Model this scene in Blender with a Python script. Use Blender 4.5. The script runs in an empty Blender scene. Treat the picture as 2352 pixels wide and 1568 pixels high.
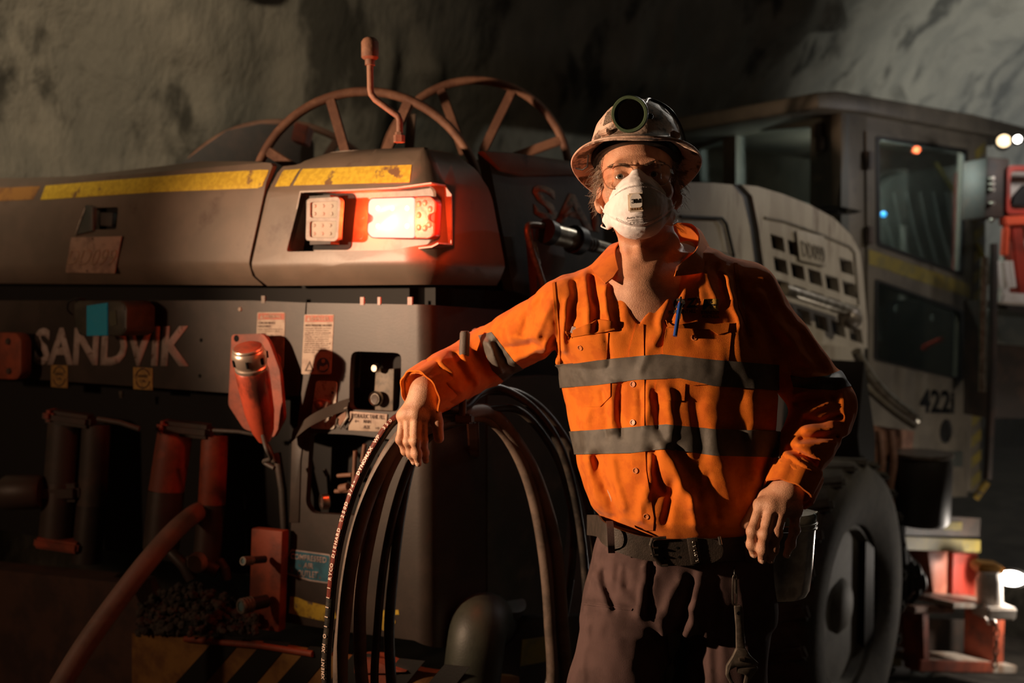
import bpy, bmesh, math, random
import numpy as np
from mathutils import Vector, Matrix, noise as mnoise
random.seed(7)
sc = bpy.context.scene
COL = sc.collection
PI = math.pi
# ------------------------------------------------------------------ camera
FPX, CAMZ, PITCH = 2287.0, 1.5, math.atan((784-680)/2287.0)
cam_d = bpy.data.cameras.new('camera'); cam = bpy.data.objects.new('camera', cam_d); COL.objects.link(cam)
cam_d.sensor_width = 36; cam_d.lens = 36*FPX/2352; cam_d.clip_end = 200; cam_d.clip_start = 0.05
cam.location = (0, 0, CAMZ); cam.rotation_euler = (PI/2-PITCH, 0, 0)
cam_d.dof.use_dof = True; cam_d.dof.focus_distance = 2.03; cam_d.dof.aperture_fstop = 2.2; cam_d.dof.aperture_blades = 9
sc.camera = cam
# ------------------------------------------------------------------ world, lamps, exposure
sc.view_settings.view_transform = 'Standard'; sc.view_settings.look = 'None'
sc.view_settings.gamma = 1; sc.view_settings.use_curve_mapping = False
sc.view_settings.exposure = 0.0
w = bpy.data.worlds.new('mine_dark'); sc.world = w; w.use_nodes = True
w.node_tree.nodes['Background'].inputs[0].default_value = (0.9, 0.75, 0.55, 1)
w.node_tree.nodes['Background'].inputs[1].default_value = 0.003
def spot(name, loc, target, power, color, size=50, blend=.5, rad=.05):
    d = bpy.data.lights.new(name, 'SPOT'); o = bpy.data.objects.new(name, d); COL.objects.link(o)
    d.energy = power; d.color = color; d.spot_size = math.radians(size); d.spot_blend = blend; d.shadow_soft_size = rad
    o.location = loc; o.rotation_euler = (Vector(target)-Vector(loc)).to_track_quat('-Z', 'Y').to_euler()
    return o
def point(name, loc, power, color, rad=.05):
    d = bpy.data.lights.new(name, 'POINT'); o = bpy.data.objects.new(name, d); COL.objects.link(o)
    d.energy = power; d.color = color; d.shadow_soft_size = rad; o.location = loc
    return o
# warm portable work lamp, left of the photographer
spot('key_work_lamp', (-2.58, 1.50, 1.68), (-1.602, 1.708, 1.712), 560, (1, .67, .43), 72, 1.0, .03)
point('key_lamp_spill', (-2.52, 1.47, 1.68), 22, (1, .62, .38), .06)  # weak fill added beside the key, standing in for its spill
# unseen spot above the bonnet, added to put a rim on the man
spot('rim_light', (1.35, 4.1, 3.0), (0.5, 2.1, 1.5), 60, (1, .93, .82), 40, .5, .04)
# unseen spot, added to light the front bonnet and the cab from the right
spot('bonnet_fill', (3.3, 2.0, 2.7), (1.42, 4.1, 1.65), 115, (1, .84, .62), 40, .9, .04)
# lamp at the heading, lights the roof of the drive and the dust there
spot('heading_lamp', (6.2, 7.2, 1.2), (5.8, 11.5, 5.0), 1250, (.90, .95, .92), 110, 1, .1)
# pale flood on the left rock wall
spot('wall_flood_lamp', (-.9, .7, 3.3), (-2.75, 5.7, 3.0), 620, (1, .84, .62), 62, 1, .25)
# unseen points off the right edge, added to light the steps and the boom
point('step_fill', (2.60, 4.75, 0.10), 16, (1, .88, .76), .04)
point('boom_fill', (2.80, 4.7, 2.3), 10, (1, .93, .9), .05)
# unseen dim point, added to lift the dark engine hood and the hoses
point('overhead_fill', (1.0, 3.0, 3.1), 3.5, (.95, .95, .80), .06)
# ------------------------------------------------------------------ pixel helpers (frame 2352 x 1568)
CT, ST = math.cos(PITCH), math.sin(PITCH)
CAMP = Vector((0, 0, CAMZ))
def ray(px, py):
    x = (px-1176)/FPX; y = -(py-784)/FPX
    return Vector((x, CT+y*ST, -ST+y*CT))
def at(px, py, Y):
    d = ray(px, py); return CAMP+d*(Y/d.y)
def topx(p):
    v = Vector(p)-CAMP; f = v.y*CT-v.z*ST; u = v.y*ST+v.z*CT
    return 1176+FPX*v.x/f, 784-FPX*u/f
class Plane:
    """a real plane in the mine: origin, x axis (to the viewer's right), y axis (up)"""
    def __init__(s, o, x, y=(0, 0, 1)):
        s.o = Vector(o); s.x = Vector(x).normalized(); s.y = Vector(y).normalized(); s.n = s.x.cross(s.y).normalized()
    def hit(s, px, py, off=0):
        d = ray(px, py); t = ((s.o+s.n*off-CAMP).dot(s.n))/d.dot(s.n); return CAMP+d*t
    def uv(s, px, py, off=0):
        q = s.hit(px, py, off)-s.o; return (q.dot(s.x), q.dot(s.y))
    def w(s, u, v, n=0): return s.o+s.x*u+s.y*v+s.n*n
    def mat(s, px, py, off=0):
        p = s.hit(px, py, off)
        return Matrix(((s.x.x, s.y.x, s.n.x, p.x), (s.x.y, s.y.y, s.n.y, p.y), (s.x.z, s.y.z, s.n.z, p.z), (0, 0, 0, 1)))
# ------------------------------------------------------------------ objects
def smooth(me, ang=35):
    for p in me.polygons: p.use_smooth = True
    try: me.set_sharp_from_angle(angle=math.radians(ang))
    except Exception: pass
def obj(name, data, mat=None, parent=None, ang=35, label=None):
    if isinstance(data, bmesh.types.BMesh):
        me = bpy.data.meshes.new(name); data.normal_update(); data.to_mesh(me); data.free()
        if ang is not None: smooth(me, ang)
    else: me = data
    o = bpy.data.objects.new(name, me); COL.objects.link(o)
    if mat is not None and not me.materials: me.materials.append(mat)
    if parent is not None: o.parent = parent
    if label: o['label'] = label
    return o
def tag(o, label, cat, group=None, kind=None):
    if label: o['label'] = label
    if cat: o['category'] = cat
    if group: o['group'] = group
    if kind: o['kind'] = kind
    return o
def empty(name, label=None, cat=None, group=None, loc=(0, 0, 0)):
    o = bpy.data.objects.new(name, None); COL.objects.link(o); o.location = loc; o.empty_display_size = .05
    return tag(o, label, cat, group)
def structure(name, data, mat, ang=60):
    o = obj(name, data, mat, None, ang); o['kind'] = 'structure'; return o
# ------------------------------------------------------------------ materials
def pmat(name, col, rough=.6, metal=0., col2=None, nscale=20, thresh=(.42, .62), bump=0., bscale=200, spec=.5,
         emit=None, estr=0, bdist=.004, trans=0, stretch=None, col3=None, n3=5, t3=(.5, .7), coat=0, detail=6, sheen=0):
    m = bpy.data.materials.new(name); m.use_nodes = True
    nt = m.node_tree; N = nt.nodes; L = nt.links; b = N['Principled BSDF']
    b.inputs['Base Color'].default_value = (*col, 1); b.inputs['Roughness'].default_value = rough
    b.inputs['Metallic'].default_value = metal; b.inputs['Specular IOR Level'].default_value = spec
    if sheen: b.inputs['Sheen Weight'].default_value = sheen; b.inputs['Sheen Roughness'].default_value = .5
    if coat: b.inputs['Coat Weight'].default_value = coat
    if trans: b.inputs['Transmission Weight'].default_value = trans
    if emit is not None:
        b.inputs['Emission Color'].default_value = (*emit, 1); b.inputs['Emission Strength'].default_value = estr
    tc = N.new('ShaderNodeTexCoord'); src = tc.outputs['Object']
    if stretch:
        mp = N.new('ShaderNodeMapping'); mp.inputs['Scale'].default_value = stretch; L.new(src, mp.inputs['Vector']); src = mp.outputs['Vector']
    def nz(scale, det=detail):
        n = N.new('ShaderNodeTexNoise'); n.inputs['Scale'].default_value = scale; n.inputs['Detail'].default_value = det
        n.inputs['Roughness'].default_value = .62; L.new(src, n.inputs['Vector']); return n.outputs['Fac']
    def ramp(fac, a, bb):
        r = N.new('ShaderNodeMapRange'); r.interpolation_type = 'SMOOTHSTEP'; r.inputs['From Min'].default_value = a; r.inputs['From Max'].default_value = bb
        L.new(fac, r.inputs['Value']); return r.outputs['Result']
    last = None
    if col2 is not None:
        mx = N.new('ShaderNodeMix'); mx.data_type = 'RGBA'
        mx.inputs['A'].default_value = (*col, 1); mx.inputs['B'].default_value = (*col2, 1)
        L.new(ramp(nz(nscale), *thresh), mx.inputs['Factor']); last = mx.outputs['Result']
        if col3 is not None:
            m3 = N.new('ShaderNodeMix'); m3.data_type = 'RGBA'; L.new(last, m3.inputs['A']); m3.inputs['B'].default_value = (*col3, 1)
            L.new(ramp(nz(n3), *t3), m3.inputs['Factor']); last = m3.outputs['Result']
        L.new(last, b.inputs['Base Color'])
    if bump:
        bp = N.new('ShaderNodeBump'); bp.inputs['Strength'].default_value = bump; bp.inputs['Distance'].default_value = bdist
        L.new(nz(bscale, 4), bp.inputs['Height']); L.new(bp.outputs['Normal'], b.inputs['Normal'])
    return m
# ------------------------------------------------------------------ mesh helpers
def poly_mesh(bm, pts, holes, thick_vec):
    """flat polygon (3D points) with holes, extruded by thick_vec; returns nothing"""
    loops = [pts]+list(holes); edges = []
    for lp in loops:
        vs = [bm.verts.new(p) for p in lp]
        for i in range(len(vs)): edges.append(bm.edges.new((vs[i], vs[(i+1) % len(vs)])))
    if holes:
        r = bmesh.ops.triangle_fill(bm, use_beauty=True, use_dissolve=False, edges=edges)
        fs = [g for g in r['geom'] if isinstance(g, bmesh.types.BMFace)]
    else:
        fs = [bm.faces.new([e.verts[0] for e in edges])]
    if thick_vec is not None:
        r = bmesh.ops.extrude_face_region(bm, geom=fs)
        bmesh.ops.translate(bm, vec=thick_vec, verts=[g for g in r['geom'] if isinstance(g, bmesh.types.BMVert)])
    bmesh.ops.recalc_face_normals(bm, faces=bm.faces)
def rounded(pts, r, n=4):
    """round the corners of a closed 2D/px polygon"""
    out = []; m = len(pts)
    for i in range(m):
        p = Vector(pts[i]).to_2d() if len(pts[i]) > 2 else Vector(pts[i]); a = Vector(pts[i-1]); b = Vector(pts[(i+1) % m])
        da, db = a-p, b-p; rr = min(r, da.length*.45, db.length*.45)
        q0 = p+da.normalized()*rr; q1 = p+db.normalized()*rr
        for k in range(n+1):
            t = k/n; out.append(tuple((1-t)**2*q0+2*t*(1-t)*p+t*t*q1))
    return out
def slab(name, pl, pxs, thick, mat, parent=None, off=0., holes=(), bevel=0., label=None, ang=35):
    """a plate standing in plane pl: outline in frame pixels, front face `off` metres proud, `thick` deep"""
    bm = bmesh.new()
    poly_mesh(bm, [pl.hit(*p, off) for p in pxs], [[pl.hit(*p, off) for p in h] for h in holes], -pl.n*thick)
    if bevel and not holes:
        bmesh.ops.bevel(bm, geom=[e for e in bm.edges], offset=bevel, segments=2, affect='EDGES', profile=.5)
    return obj(name, bm, mat, parent, ang, label)
def catmull(pts, n=8, closed=False):
    P = [Vector(p) for p in pts]; out = []; m = len(P); cnt = m if closed else m-1
    for i in range(cnt):
        if closed: p0, p1, p2, p3 = P[i-1], P[i], P[(i+1) % m], P[(i+2) % m]
        else: p0, p1, p2, p3 = P[max(i-1, 0)], P[i], P[i+1], P[min(i+2, m-1)]
        for k in range(n):
            t = k/n
            out.append(.5*((2*p1)+(-p0+p2)*t+(2*p0-5*p1+4*p2-p3)*t*t+(-p0+3*p1-3*p2+p3)*t**3))
    if not closed: out.append(P[-1].copy())
    return out
def tube_bm(bm, path, rad, seg=12, closed=False, cap=True, flat=None):
    path = [Vector(p) for p in path]; n = len(path); rings = []; up = None
    for i in range(n):
        if closed: t = (path[(i+1) % n]-path[i-1]).normalized()
        else: t = (path[min(i+1, n-1)]-path[max(i-1, 0)]).normalized()
        if up is None: up = t.orthogonal().normalized() if abs(t.z) > .9 else (Vector((0, 0, 1))-t*t.z).normalized()
        up = (up-t*up.dot(t)).normalized(); sd = t.cross(up)
        r = rad[i] if hasattr(rad, '__len__') else rad
        rings.append([bm.verts.new(path[i]+(up*math.cos(2*PI*k/seg)+sd*math.sin(2*PI*k/seg))*r) for k in range(seg)])
    for i in range(n if closed else n-1):
        A, B = rings[i], rings[(i+1) % n]
        for k in range(seg): bm.faces.new((A[k], A[(k+1) % seg], B[(k+1) % seg], B[k]))
    if cap and not closed:
        bm.faces.new(rings[0][::-1]); bm.faces.new(rings[-1])
def tube(name, path, rad, mat, parent=None, seg=12, closed=False, label=None, ang=40):
    bm = bmesh.new(); tube_bm(bm, path, rad, seg, closed); bmesh.ops.recalc_face_normals(bm, faces=bm.faces)
    return obj(name, bm, mat, parent, ang, label)
def frame_from_axis(o, z, xhint=(1, 0, 0)):
    z = Vector(z).normalized(); x = Vector(xhint); x = (x-z*x.dot(z)).normalized(); y = z.cross(x)
    return Matrix(((x.x, y.x, z.x, o[0]), (x.y, y.y, z.y, o[1]), (x.z, y.z, z.z, o[2]), (0, 0, 0, 1)))
def lathe_bm(bm, prof, M, seg=24, sx=1, sy=1, a0=0, a1=2*PI, cap=True):
    """profile [(r,z)...] turned about z, then placed by M"""
    full = abs(a1-a0-2*PI) < 1e-6; cnt = seg if full else seg+1; rings = []
    for r, z in prof:
        rings.append([bm.verts.new(M @ Vector((r*sx*math.cos(a0+(a1-a0)*k/seg), r*sy*math.sin(a0+(a1-a0)*k/seg), z))) for k in range(cnt)])
    for A, B in zip(rings, rings[1:]):
        for k in range(cnt if full else cnt-1):
            bm.faces.new((A[k], A[(k+1) % cnt], B[(k+1) % cnt], B[k]))
    if cap and full:
        for R_, (r, z) in ((rings[0], prof[0]), (rings[-1], prof[-1])):
            if r > 1e-4: bm.faces.new(R_)
    bmesh.ops.remove_doubles(bm, verts=bm.verts, dist=1e-6)
    bmesh.ops.recalc_face_normals(bm, faces=bm.faces)
def lathe(name, prof, M, mat, parent=None, seg=24, sx=1, sy=1, label=None, ang=40):
    bm = bmesh.new(); lathe_bm(bm, prof, M, seg, sx, sy); return obj(name, bm, mat, parent, ang, label)
def box_bm(bm, M, sx, sy, sz, bevel=0):
    r = bmesh.ops.create_cube(bm, size=1, matrix=M @ Matrix.Diagonal((sx, sy, sz, 1)))
    if bevel:
        es = list({e for v in r['verts'] for e in v.link_edges}); bmesh.ops.bevel(bm, geom=es, offset=bevel, segments=2, affect='EDGES')
def box(name, M, s, mat, parent=None, bevel=0.004, label=None):
    if not isinstance(M, Matrix): M = Matrix.Translation(M)
    bm = bmesh.new(); box_bm(bm, M, *s, bevel); return obj(name, bm, mat, parent, 35, label)
def bar(name, a, b, wd, ht, mat, parent=None, bevel=.003, up=(0, 0, 1), label=None):
    a, b = Vector(a), Vector(b); z = b-a; M = frame_from_axis((a+b)/2, z, up)
    return box(name, M, (ht, wd, z.length), mat, parent, bevel, label)
_txt_n = [0]
def text_mesh(s, wid=None, hgt=None, bold=0., extrude=.0004, align='CENTER', spacing=1., shear=0.):
    c = bpy.data.curves.new('lettering', 'FONT'); c.body = s; c.size = 1; c.extrude = 0; c.offset = bold; c.space_character = spacing
    c.align_x = align; c.resolution_u = 3; c.shear = shear
    o = bpy.data.objects.new('lettering', c); COL.objects.link(o)
    dg = bpy.context.evaluated_depsgraph_get(); me = bpy.data.meshes.new_from_object(o.evaluated_get(dg))
    COL.objects.unlink(o); bpy.data.objects.remove(o); bpy.data.curves.remove(c)
    n = len(me.vertices); co = np.empty(n*3); me.vertices.foreach_get('co', co); co = co.reshape(-1, 3)
    lo, hi = co.min(0), co.max(0); ctr = (lo+hi)/2; d = hi-lo
    kx = wid/d[0] if wid else None; ky = hgt/d[1] if hgt else None
    kx = kx or ky; ky = ky or kx
    co = (co-ctr)*[kx, ky, 0]
    bm = bmesh.new(); vs = None
    me.vertices.foreach_set('co', co.ravel()); bm.from_mesh(me); bpy.data.meshes.remove(me)
    if extrude:
        r = bmesh.ops.extrude_face_region(bm, geom=bm.faces[:])
        bmesh.ops.translate(bm, vec=(0, 0, extrude), verts=[g for g in r['geom'] if isinstance(g, bmesh.types.BMVert)])
        bmesh.ops.recalc_face_normals(bm, faces=bm.faces)
    return bm
def text(name, s, M, mat, parent=None, wid=None, hgt=None, bold=0., extrude=.0006, spacing=1., label=None, shear=0.):
    bm = text_mesh(s, wid, hgt, bold, extrude, spacing=spacing, shear=shear); bmesh.ops.transform(bm, matrix=M, verts=bm.verts)
    return obj(name, bm, mat, parent, None, label)
def text_quad(name, s, pl, quad, mat, parent=None, off=.001, bold=0., extrude=.0006, label=None, spacing=1.):
    """lettering filling the parallelogram given by its lower-left, lower-right and upper-left corners in frame pixels"""
    o, a, b = (pl.hit(*q, off) for q in quad); bm = text_mesh(s, 1, 1, bold, 0, spacing=spacing)
    for v in bm.verts: v.co = o+(a-o)*(v.co.x+.5)+(b-o)*(v.co.y+.5)
    if extrude:
        r = bmesh.ops.extrude_face_region(bm, geom=bm.faces[:])
        bmesh.ops.translate(bm, vec=pl.n*extrude, verts=[g for g in r['geom'] if isinstance(g, bmesh.types.BMVert)])
    return obj(name, bm, mat, parent, None, label)
# ------------------------------------------------------------------ implicit-surface modelling (numpy) for the figure
def vnoise(P, seed=0):
    """vectorised value noise in [-1,1]"""
    F = np.floor(P); f = P-F; u = f*f*(3-2*f); I = F.astype(np.int64); out = 0
    for dx in (0, 1):
        for dy in (0, 1):
            for dz in (0, 1):
                h = (I[:, 0]+dx)*374761393+(I[:, 1]+dy)*668265263+(I[:, 2]+dz)*2147483647+seed*1274126177
                h = (h ^ (h >> 13))*1274126177; h = (h ^ (h >> 16)) & 0xffff
                wt = (u[:, 0] if dx else 1-u[:, 0])*(u[:, 1] if dy else 1-u[:, 1])*(u[:, 2] if dz else 1-u[:, 2])
                out = out+wt*(h/32767.5-1)
    return out
class SDF:
    def __init__(s): s.p = []; s.disp = None
    def add(s, fn, op='u', k=.01): s.p.append((fn, op, k)); return s
    def cone(s, a, b, ra, rb, k=.01, op='u', flat=None):
        a = np.array(a, float); b = np.array(b, float); ba = b-a; L = max(ba @ ba, 1e-12)
        if flat is not None:
            ax = np.array(flat[0], float); ax /= np.linalg.norm(ax); ff = 1/flat[1]-1
        def fn(P):
            q = P-a; t = np.clip(q @ ba/L, 0, 1); d = q-t[:, None]*ba
            if flat is not None: d = d+ff*(d @ ax)[:, None]*ax
            return np.sqrt((d*d).sum(1))-(ra+(rb-ra)*t)
        return s.add(fn, op, k)
    def chain(s, pts, rads, k=.006, flat=None):
        for i in range(len(pts)-1): s.cone(pts[i], pts[i+1], rads[i], rads[i+1], k, 'u', flat)
        return s
    def ell(s, c, r, R=None, k=.01, op='u'):
        c = np.array(c, float); r = np.array(r, float); R_ = None if R is None else np.array(R)
        def fn(P):
            q = P-c
            if R_ is not None: q = q @ R_
            k0 = np.sqrt(((q/r)**2).sum(1))+1e-9; k1 = np.sqrt(((q/r**2)**2).sum(1))+1e-9
            return k0*(k0-1)/k1
        return s.add(fn, op, k)
    def box(s, c, h, R=None, rnd=.0, k=.01, op='u'):
        c = np.array(c, float); h = np.array(h, float)-rnd; R_ = None if R is None else np.array(R)
        def fn(P):
            q = P-c
            if R_ is not None: q = q @ R_
            d = np.abs(q)-h
            return np.sqrt((np.maximum(d, 0)**2).sum(1))+np.minimum(d.max(1), 0)-rnd
        return s.add(fn, op, k)
    def half(s, p, n, k=.002, op='i'):
        p = np.array(p, float); n = np.array(n, float); n /= np.linalg.norm(n)
        return s.add(lambda P: (P-p) @ n, op, k)
    def stack(s, z, cx, cy, a, b, yaw=0., e=2.3, k=.02, op='u'):
        n_ = len(z); z, cx, cy, a, b, yw, ee = (np.array(v, float)*np.ones(n_) for v in (z, cx, cy, a, b, yaw, e)); o = np.argsort(z); z, cx, cy, a, b, yw, ee = (v[o] for v in (z, cx, cy, a, b, yw, ee))
        def fn(P):
            zz = np.clip(P[:, 2], z[0], z[-1]); X = P[:, 0]-np.interp(zz, z, cx); Y = P[:, 1]-np.interp(zz, z, cy)
            A = np.interp(zz, z, a); B = np.interp(zz, z, b); e = np.interp(zz, z, ee); q = np.interp(zz, z, yw); cs = np.cos(q); sn = np.sin(q); x = X*cs+Y*sn; y = -X*sn+Y*cs
            f = ((np.abs(x)/A)**e+(np.abs(y)/B)**e)**(1/e); dr = (f-1)*np.minimum(A, B)
            dz = np.abs(P[:, 2]-zz)
            return np.where(dz > 0, np.sqrt(np.maximum(dr, 0)**2+dz**2)+np.minimum(dr, 0)*0, dr)
        return s.add(fn, op, k)
    def ev(s, P, keep=None):
        f = None
        for i, (fn, op, k) in enumerate(s.p):
            if keep is not None and not keep[i]: continue
            d = fn(P)
            if f is None: f = d if op == 'u' else np.full(len(P), 1e3); 
            if f is d: continue
            if op == 'u':
                h = np.maximum(k-np.abs(f-d), 0)/k; f = np.minimum(f, d)-h*h*k*.25
            elif op == 's':
                d = -d; h = np.maximum(k-np.abs(f-d), 0)/k; f = np.maximum(f, d)+h*h*k*.25
            else:
                h = np.maximum(k-np.abs(f-d), 0)/k; f = np.maximum(f, d)+h*h*k*.25
        if f is None: f = np.full(len(P), 1e3)
        if s.disp is not None: f = f-s.disp(P)
        return f
    def mesh(s, name, lo, hi, h, n=24):
        lo = np.array(lo, float); hi = np.array(hi, float); nb = np.ceil((hi-lo)/(h*n)).astype(int); hd = h*n*math.sqrt(3)/2
        G = np.stack(np.meshgrid(*[np.arange(q) for q in nb], indexing='ij'), -1).reshape(-1, 3)
        C = lo+(G+.5)*h*n; vals = [fn(C) for fn, op, k in s.p]; tot = s.ev(C)
        D = nb*n+2; keys = []; pos = []; quads = []
        g = np.arange(n+1); LC = np.stack(np.meshgrid(g, g, g, indexing='ij'), -1).reshape(-1, 3)
        corner = np.stack(np.meshgrid([0, 1], [0, 1], [0, 1], indexing='ij'), -1).reshape(-1, 3)
        def key(I): return (I[:, 0]*D[1]+I[:, 1])*D[2]+I[:, 2]
        for bi in np.where(np.abs(tot) < hd*1.35+.02)[0]:
            keep = []
            for j, (fn, op, k) in enumerate(s.p):
                v = vals[j][bi]
                if op == 'u': keep.append(v-hd*1.3 < max(tot[bi], 0)+hd*1.3+k+.01)
                elif op == 's': keep.append(v < hd*1.4+k+.02)
                else: keep.append(True)
            F = s.ev(lo+(LC+G[bi]*n)*h, keep).reshape(n+1, n+1, n+1)
            S = F < 0
            if S.all() or not S.any(): continue
            cs = sum(S[a:a+n, b:b+n, c:c+n].astype(np.int8) for a, b, c in corner)
            I = np.argwhere((cs > 0) & (cs < 8)); acc = np.zeros((len(I), 3)); cnt = np.zeros(len(I))
            for ax in range(3):
                e = np.zeros(3, int); e[ax] = 1
                for a in (0, 1):
                    for b in (0, 1):
                        o = np.zeros(3, int); o[(ax+1) % 3] = a; o[(ax+2) % 3] = b
                        A = I+o; B = A+e; fa = F[A[:, 0], A[:, 1], A[:, 2]]; fb = F[B[:, 0], B[:, 1], B[:, 2]]
                        m = (fa < 0) != (fb < 0); t = np.where(m, fa/np.where(fa == fb, 1, fa-fb), 0)
                        acc += np.where(m[:, None], A+t[:, None]*e, 0); cnt += m
            keys.append(key(I+G[bi]*n+1)); pos.append(lo+(acc/cnt[:, None]+G[bi]*n)*h)
            for ax in range(3):
                e = np.zeros(3, int); e[ax] = 1; u = np.zeros(3, int); u[(ax+1) % 3] = 1; v = np.zeros(3, int); v[(ax+2) % 3] = 1
                S0 = S[:n, :n, :n]; S1 = S[e[0]:n+e[0], e[1]:n+e[1], e[2]:n+e[2]]
                Q = np.argwhere(S0 != S1)
                if not len(Q): continue
                sg = S0[Q[:, 0], Q[:, 1], Q[:, 2]]; Q = Q+G[bi]*n+1
                q = np.stack([key(Q-u-v), key(Q-v), key(Q), key(Q-u)], 1)
                q[~sg] = q[~sg][:, ::-1]; quads.append(q)
        K = np.concatenate(keys); V = np.concatenate(pos); Qd = np.concatenate(quads)
        o = np.argsort(K); K = K[o]; V = V[o]; ix = np.searchsorted(K, Qd); ix = np.clip(ix, 0, len(K)-1)
        Qd = ix[(K[ix] == Qd).all(1)]
        me = bpy.data.meshes.new(name); me.vertices.add(len(V)); me.vertices.foreach_set('co', V.ravel())
        me.loops.add(len(Qd)*4); me.loops.foreach_set('vertex_index', Qd.ravel().astype(np.int32))
        me.polygons.add(len(Qd)); me.polygons.foreach_set('loop_start', np.arange(0, len(Qd)*4, 4, dtype=np.int32))
        me.polygons.foreach_set('loop_total', np.full(len(Qd), 4, dtype=np.int32))
        me.polygons.foreach_set('use_smooth', np.ones(len(Qd), bool)); me.update(calc_edges=True); me.validate()
        return me
def relax(me, it=1, lam=.5):
    n = len(me.vertices); V = np.empty(n*3); me.vertices.foreach_get('co', V); V = V.reshape(-1, 3)
    E = np.empty(len(me.edges)*2, np.int32); me.edges.foreach_get('vertices', E); E = E.reshape(-1, 2)
    deg = np.bincount(E.ravel(), minlength=n).astype(float)
    for _ in range(it):
        acc = np.zeros_like(V)
        for c in range(3): acc[:, c] = np.bincount(E[:, 0], V[E[:, 1], c], n)+np.bincount(E[:, 1], V[E[:, 0], c], n)
        V = V+lam*(acc/np.maximum(deg, 1)[:, None]-V)
    me.vertices.foreach_set('co', V.ravel()); me.update()
# ================================================================== THE DRIVE (tunnel)
M_rock = pmat('sprayed_concrete_rock', (.165, .145, .112), .95, col2=(.125, .112, .088), nscale=2.6, thresh=(.40, .60), bump=.7, bscale=17, bdist=.035, col3=(.040, .036, .028), n3=2.1, t3=(.53, .64), spec=.12, stretch=(1, 1, .42), detail=9)
M_ground = pmat('muddy_floor', (.10, .085, .07), .8, col2=(.05, .042, .036), nscale=5, bump=.8, bscale=60, spec=.3)
RD = Vector((.70, .714, 0)).normalized(); RN = Vector((RD.y, -RD.x, 0))     # along the drive / across it, towards the right
WO = Vector((-3.05, 4.25, 0))
def floor_z(p):
    return 0 - .50*min(max((p.y-2.5)/1.9, 0), 1)
def rock_disp(p, n):
    d = .018*mnoise.noise(p*11)+.16*mnoise.noise(p*.55)+.10*mnoise.noise(p*1.3)+.05*mnoise.noise(p*3.1)+.018*mnoise.noise(Vector((p.x*6, p.y*6, p.z*3)))
    q = Vector((p.x*1.1, p.y*1.1, p.z*.35)); k = mnoise.noise(q*1.7+Vector((3, 1, 7)))
    d -= .16*max(0, k-.28)*2.4
    pit = mnoise.noise(p*2.7+Vector((11, 5, 2))); d -= .55*max(0, pit-.40)
    return d
def arch(t, W=8.4, Hh=6.0):
    """t 0..1 from the foot of the left wall over the roof to the foot of the right wall; returns (across, height)"""
    a = PI*(1-t); x = W/2*math.cos(a); z = math.sin(a)
    return W/2+math.copysign(abs(math.cos(a))**.72, math.cos(a))*W/2, abs(z)**.72*Hh-.9
def arch_part(name, t0, t1, nt, s0=-4.5, s1=19, ns=400):
    bm = bmesh.new(); rows = []
    for i in range(ns+1):
        s = s0+(s1-s0)*i/ns; r = []
        for j in range(nt+1):
            x, z = arch(t0+(t1-t0)*j/nt); p = WO+RD*s+RN*x+Vector((0, 0, z)); c = WO+RD*s+RN*4.2+Vector((0, 0, 1.4))
            n = (c-p).normalized(); r.append(bm.verts.new(p-n*rock_disp(p, n)))
        rows.append(r)
    for A_, B_ in zip(rows, rows[1:]):
        for j in range(nt): bm.faces.new((A_[j], B_[j], B_[j+1], A_[j+1]))
    return structure(name, bm, M_rock, None)
for nm, a, b, k in (('wall_left', 0, .33, 130), ('ceiling', .33, .67, 90), ('wall_right', .67, 1, 40)):
    o = arch_part(nm, a, b, k); smooth(o.data, 180)
bm = bmesh.new(); g = []
for i in range(90):
    r = []
    for j in range(70):
        p = Vector((-6+i*.18, -1.2+j*.21, 0)); p.z = floor_z(p); fl = min(1, max(0, (p.xy-Vector((.4, 2.2))).length-.6))
        p.z += fl*(.05*mnoise.noise(p*1.1)+.03*mnoise.noise(p*3.3)-.03); r.append(bm.verts.new(p))
    g.append(r)
for i in range(89):
    for j in range(69): bm.faces.new((g[i][j], g[i+1][j], g[i+1][j+1], g[i][j+1]))
o = structure('floor', bm, M_ground, None); smooth(o.data, 180)
# end of the drive, far off
bm = bmesh.new(); c = WO+RD*18.6
g = [[bm.verts.new(c+RN*(-1+i*.55)+Vector((0, 0, -1.2+j*.46))+RD*(.5*mnoise.noise(Vector((i*.3, j*.3, 2))))) for j in range(18)] for i in range(21)]
for i in range(20):
    for j in range(17): bm.faces.new((g[i][j], g[i+1][j], g[i+1][j+1], g[i][j+1]))
o = structure('wall_end', bm, M_rock, None)
bm = bmesh.new(); c = WO-RD*4.2
g = [[bm.verts.new(c+RN*(-1+i*.55)+Vector((0, 0, -1.2+j*.46))) for j in range(18)] for i in range(21)]
for i in range(20):
    for j in range(17): bm.faces.new((g[i][j], g[i+1][j], g[i+1][j+1], g[i][j+1]))
o = structure('wall_back', bm, M_rock, None)

# dust hanging in the air where the other lamps burn
def haze(name, lo, hi, dens, label):
    m = bpy.data.materials.new(name); m.use_nodes = True; nt = m.node_tree
    for n in list(nt.nodes): nt.nodes.remove(n)
    o_ = nt.nodes.new('ShaderNodeOutputMaterial'); v = nt.nodes.new('ShaderNodeVolumeScatter'); v.inputs['Density'].default_value = dens; v.inputs['Color'].default_value = (.95, .93, .88, 1); nt.links.new(v.outputs[0], o_.inputs['Volume'])
    bm = bmesh.new(); bmesh.ops.create_cube(bm, size=1, matrix=Matrix.Translation((Vector(lo)+Vector(hi))/2) @ Matrix.Diagonal((*(Vector(hi)-Vector(lo)), 1)))
    tag(obj(name, bm, m, None, None), label, 'dust', None, 'stuff')
haze('dust_haze', (2.35, 5.75, -.55), (7.5, 12.5, 4.9), .035, 'pale dust hanging in the air behind the cab on the right')
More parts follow.
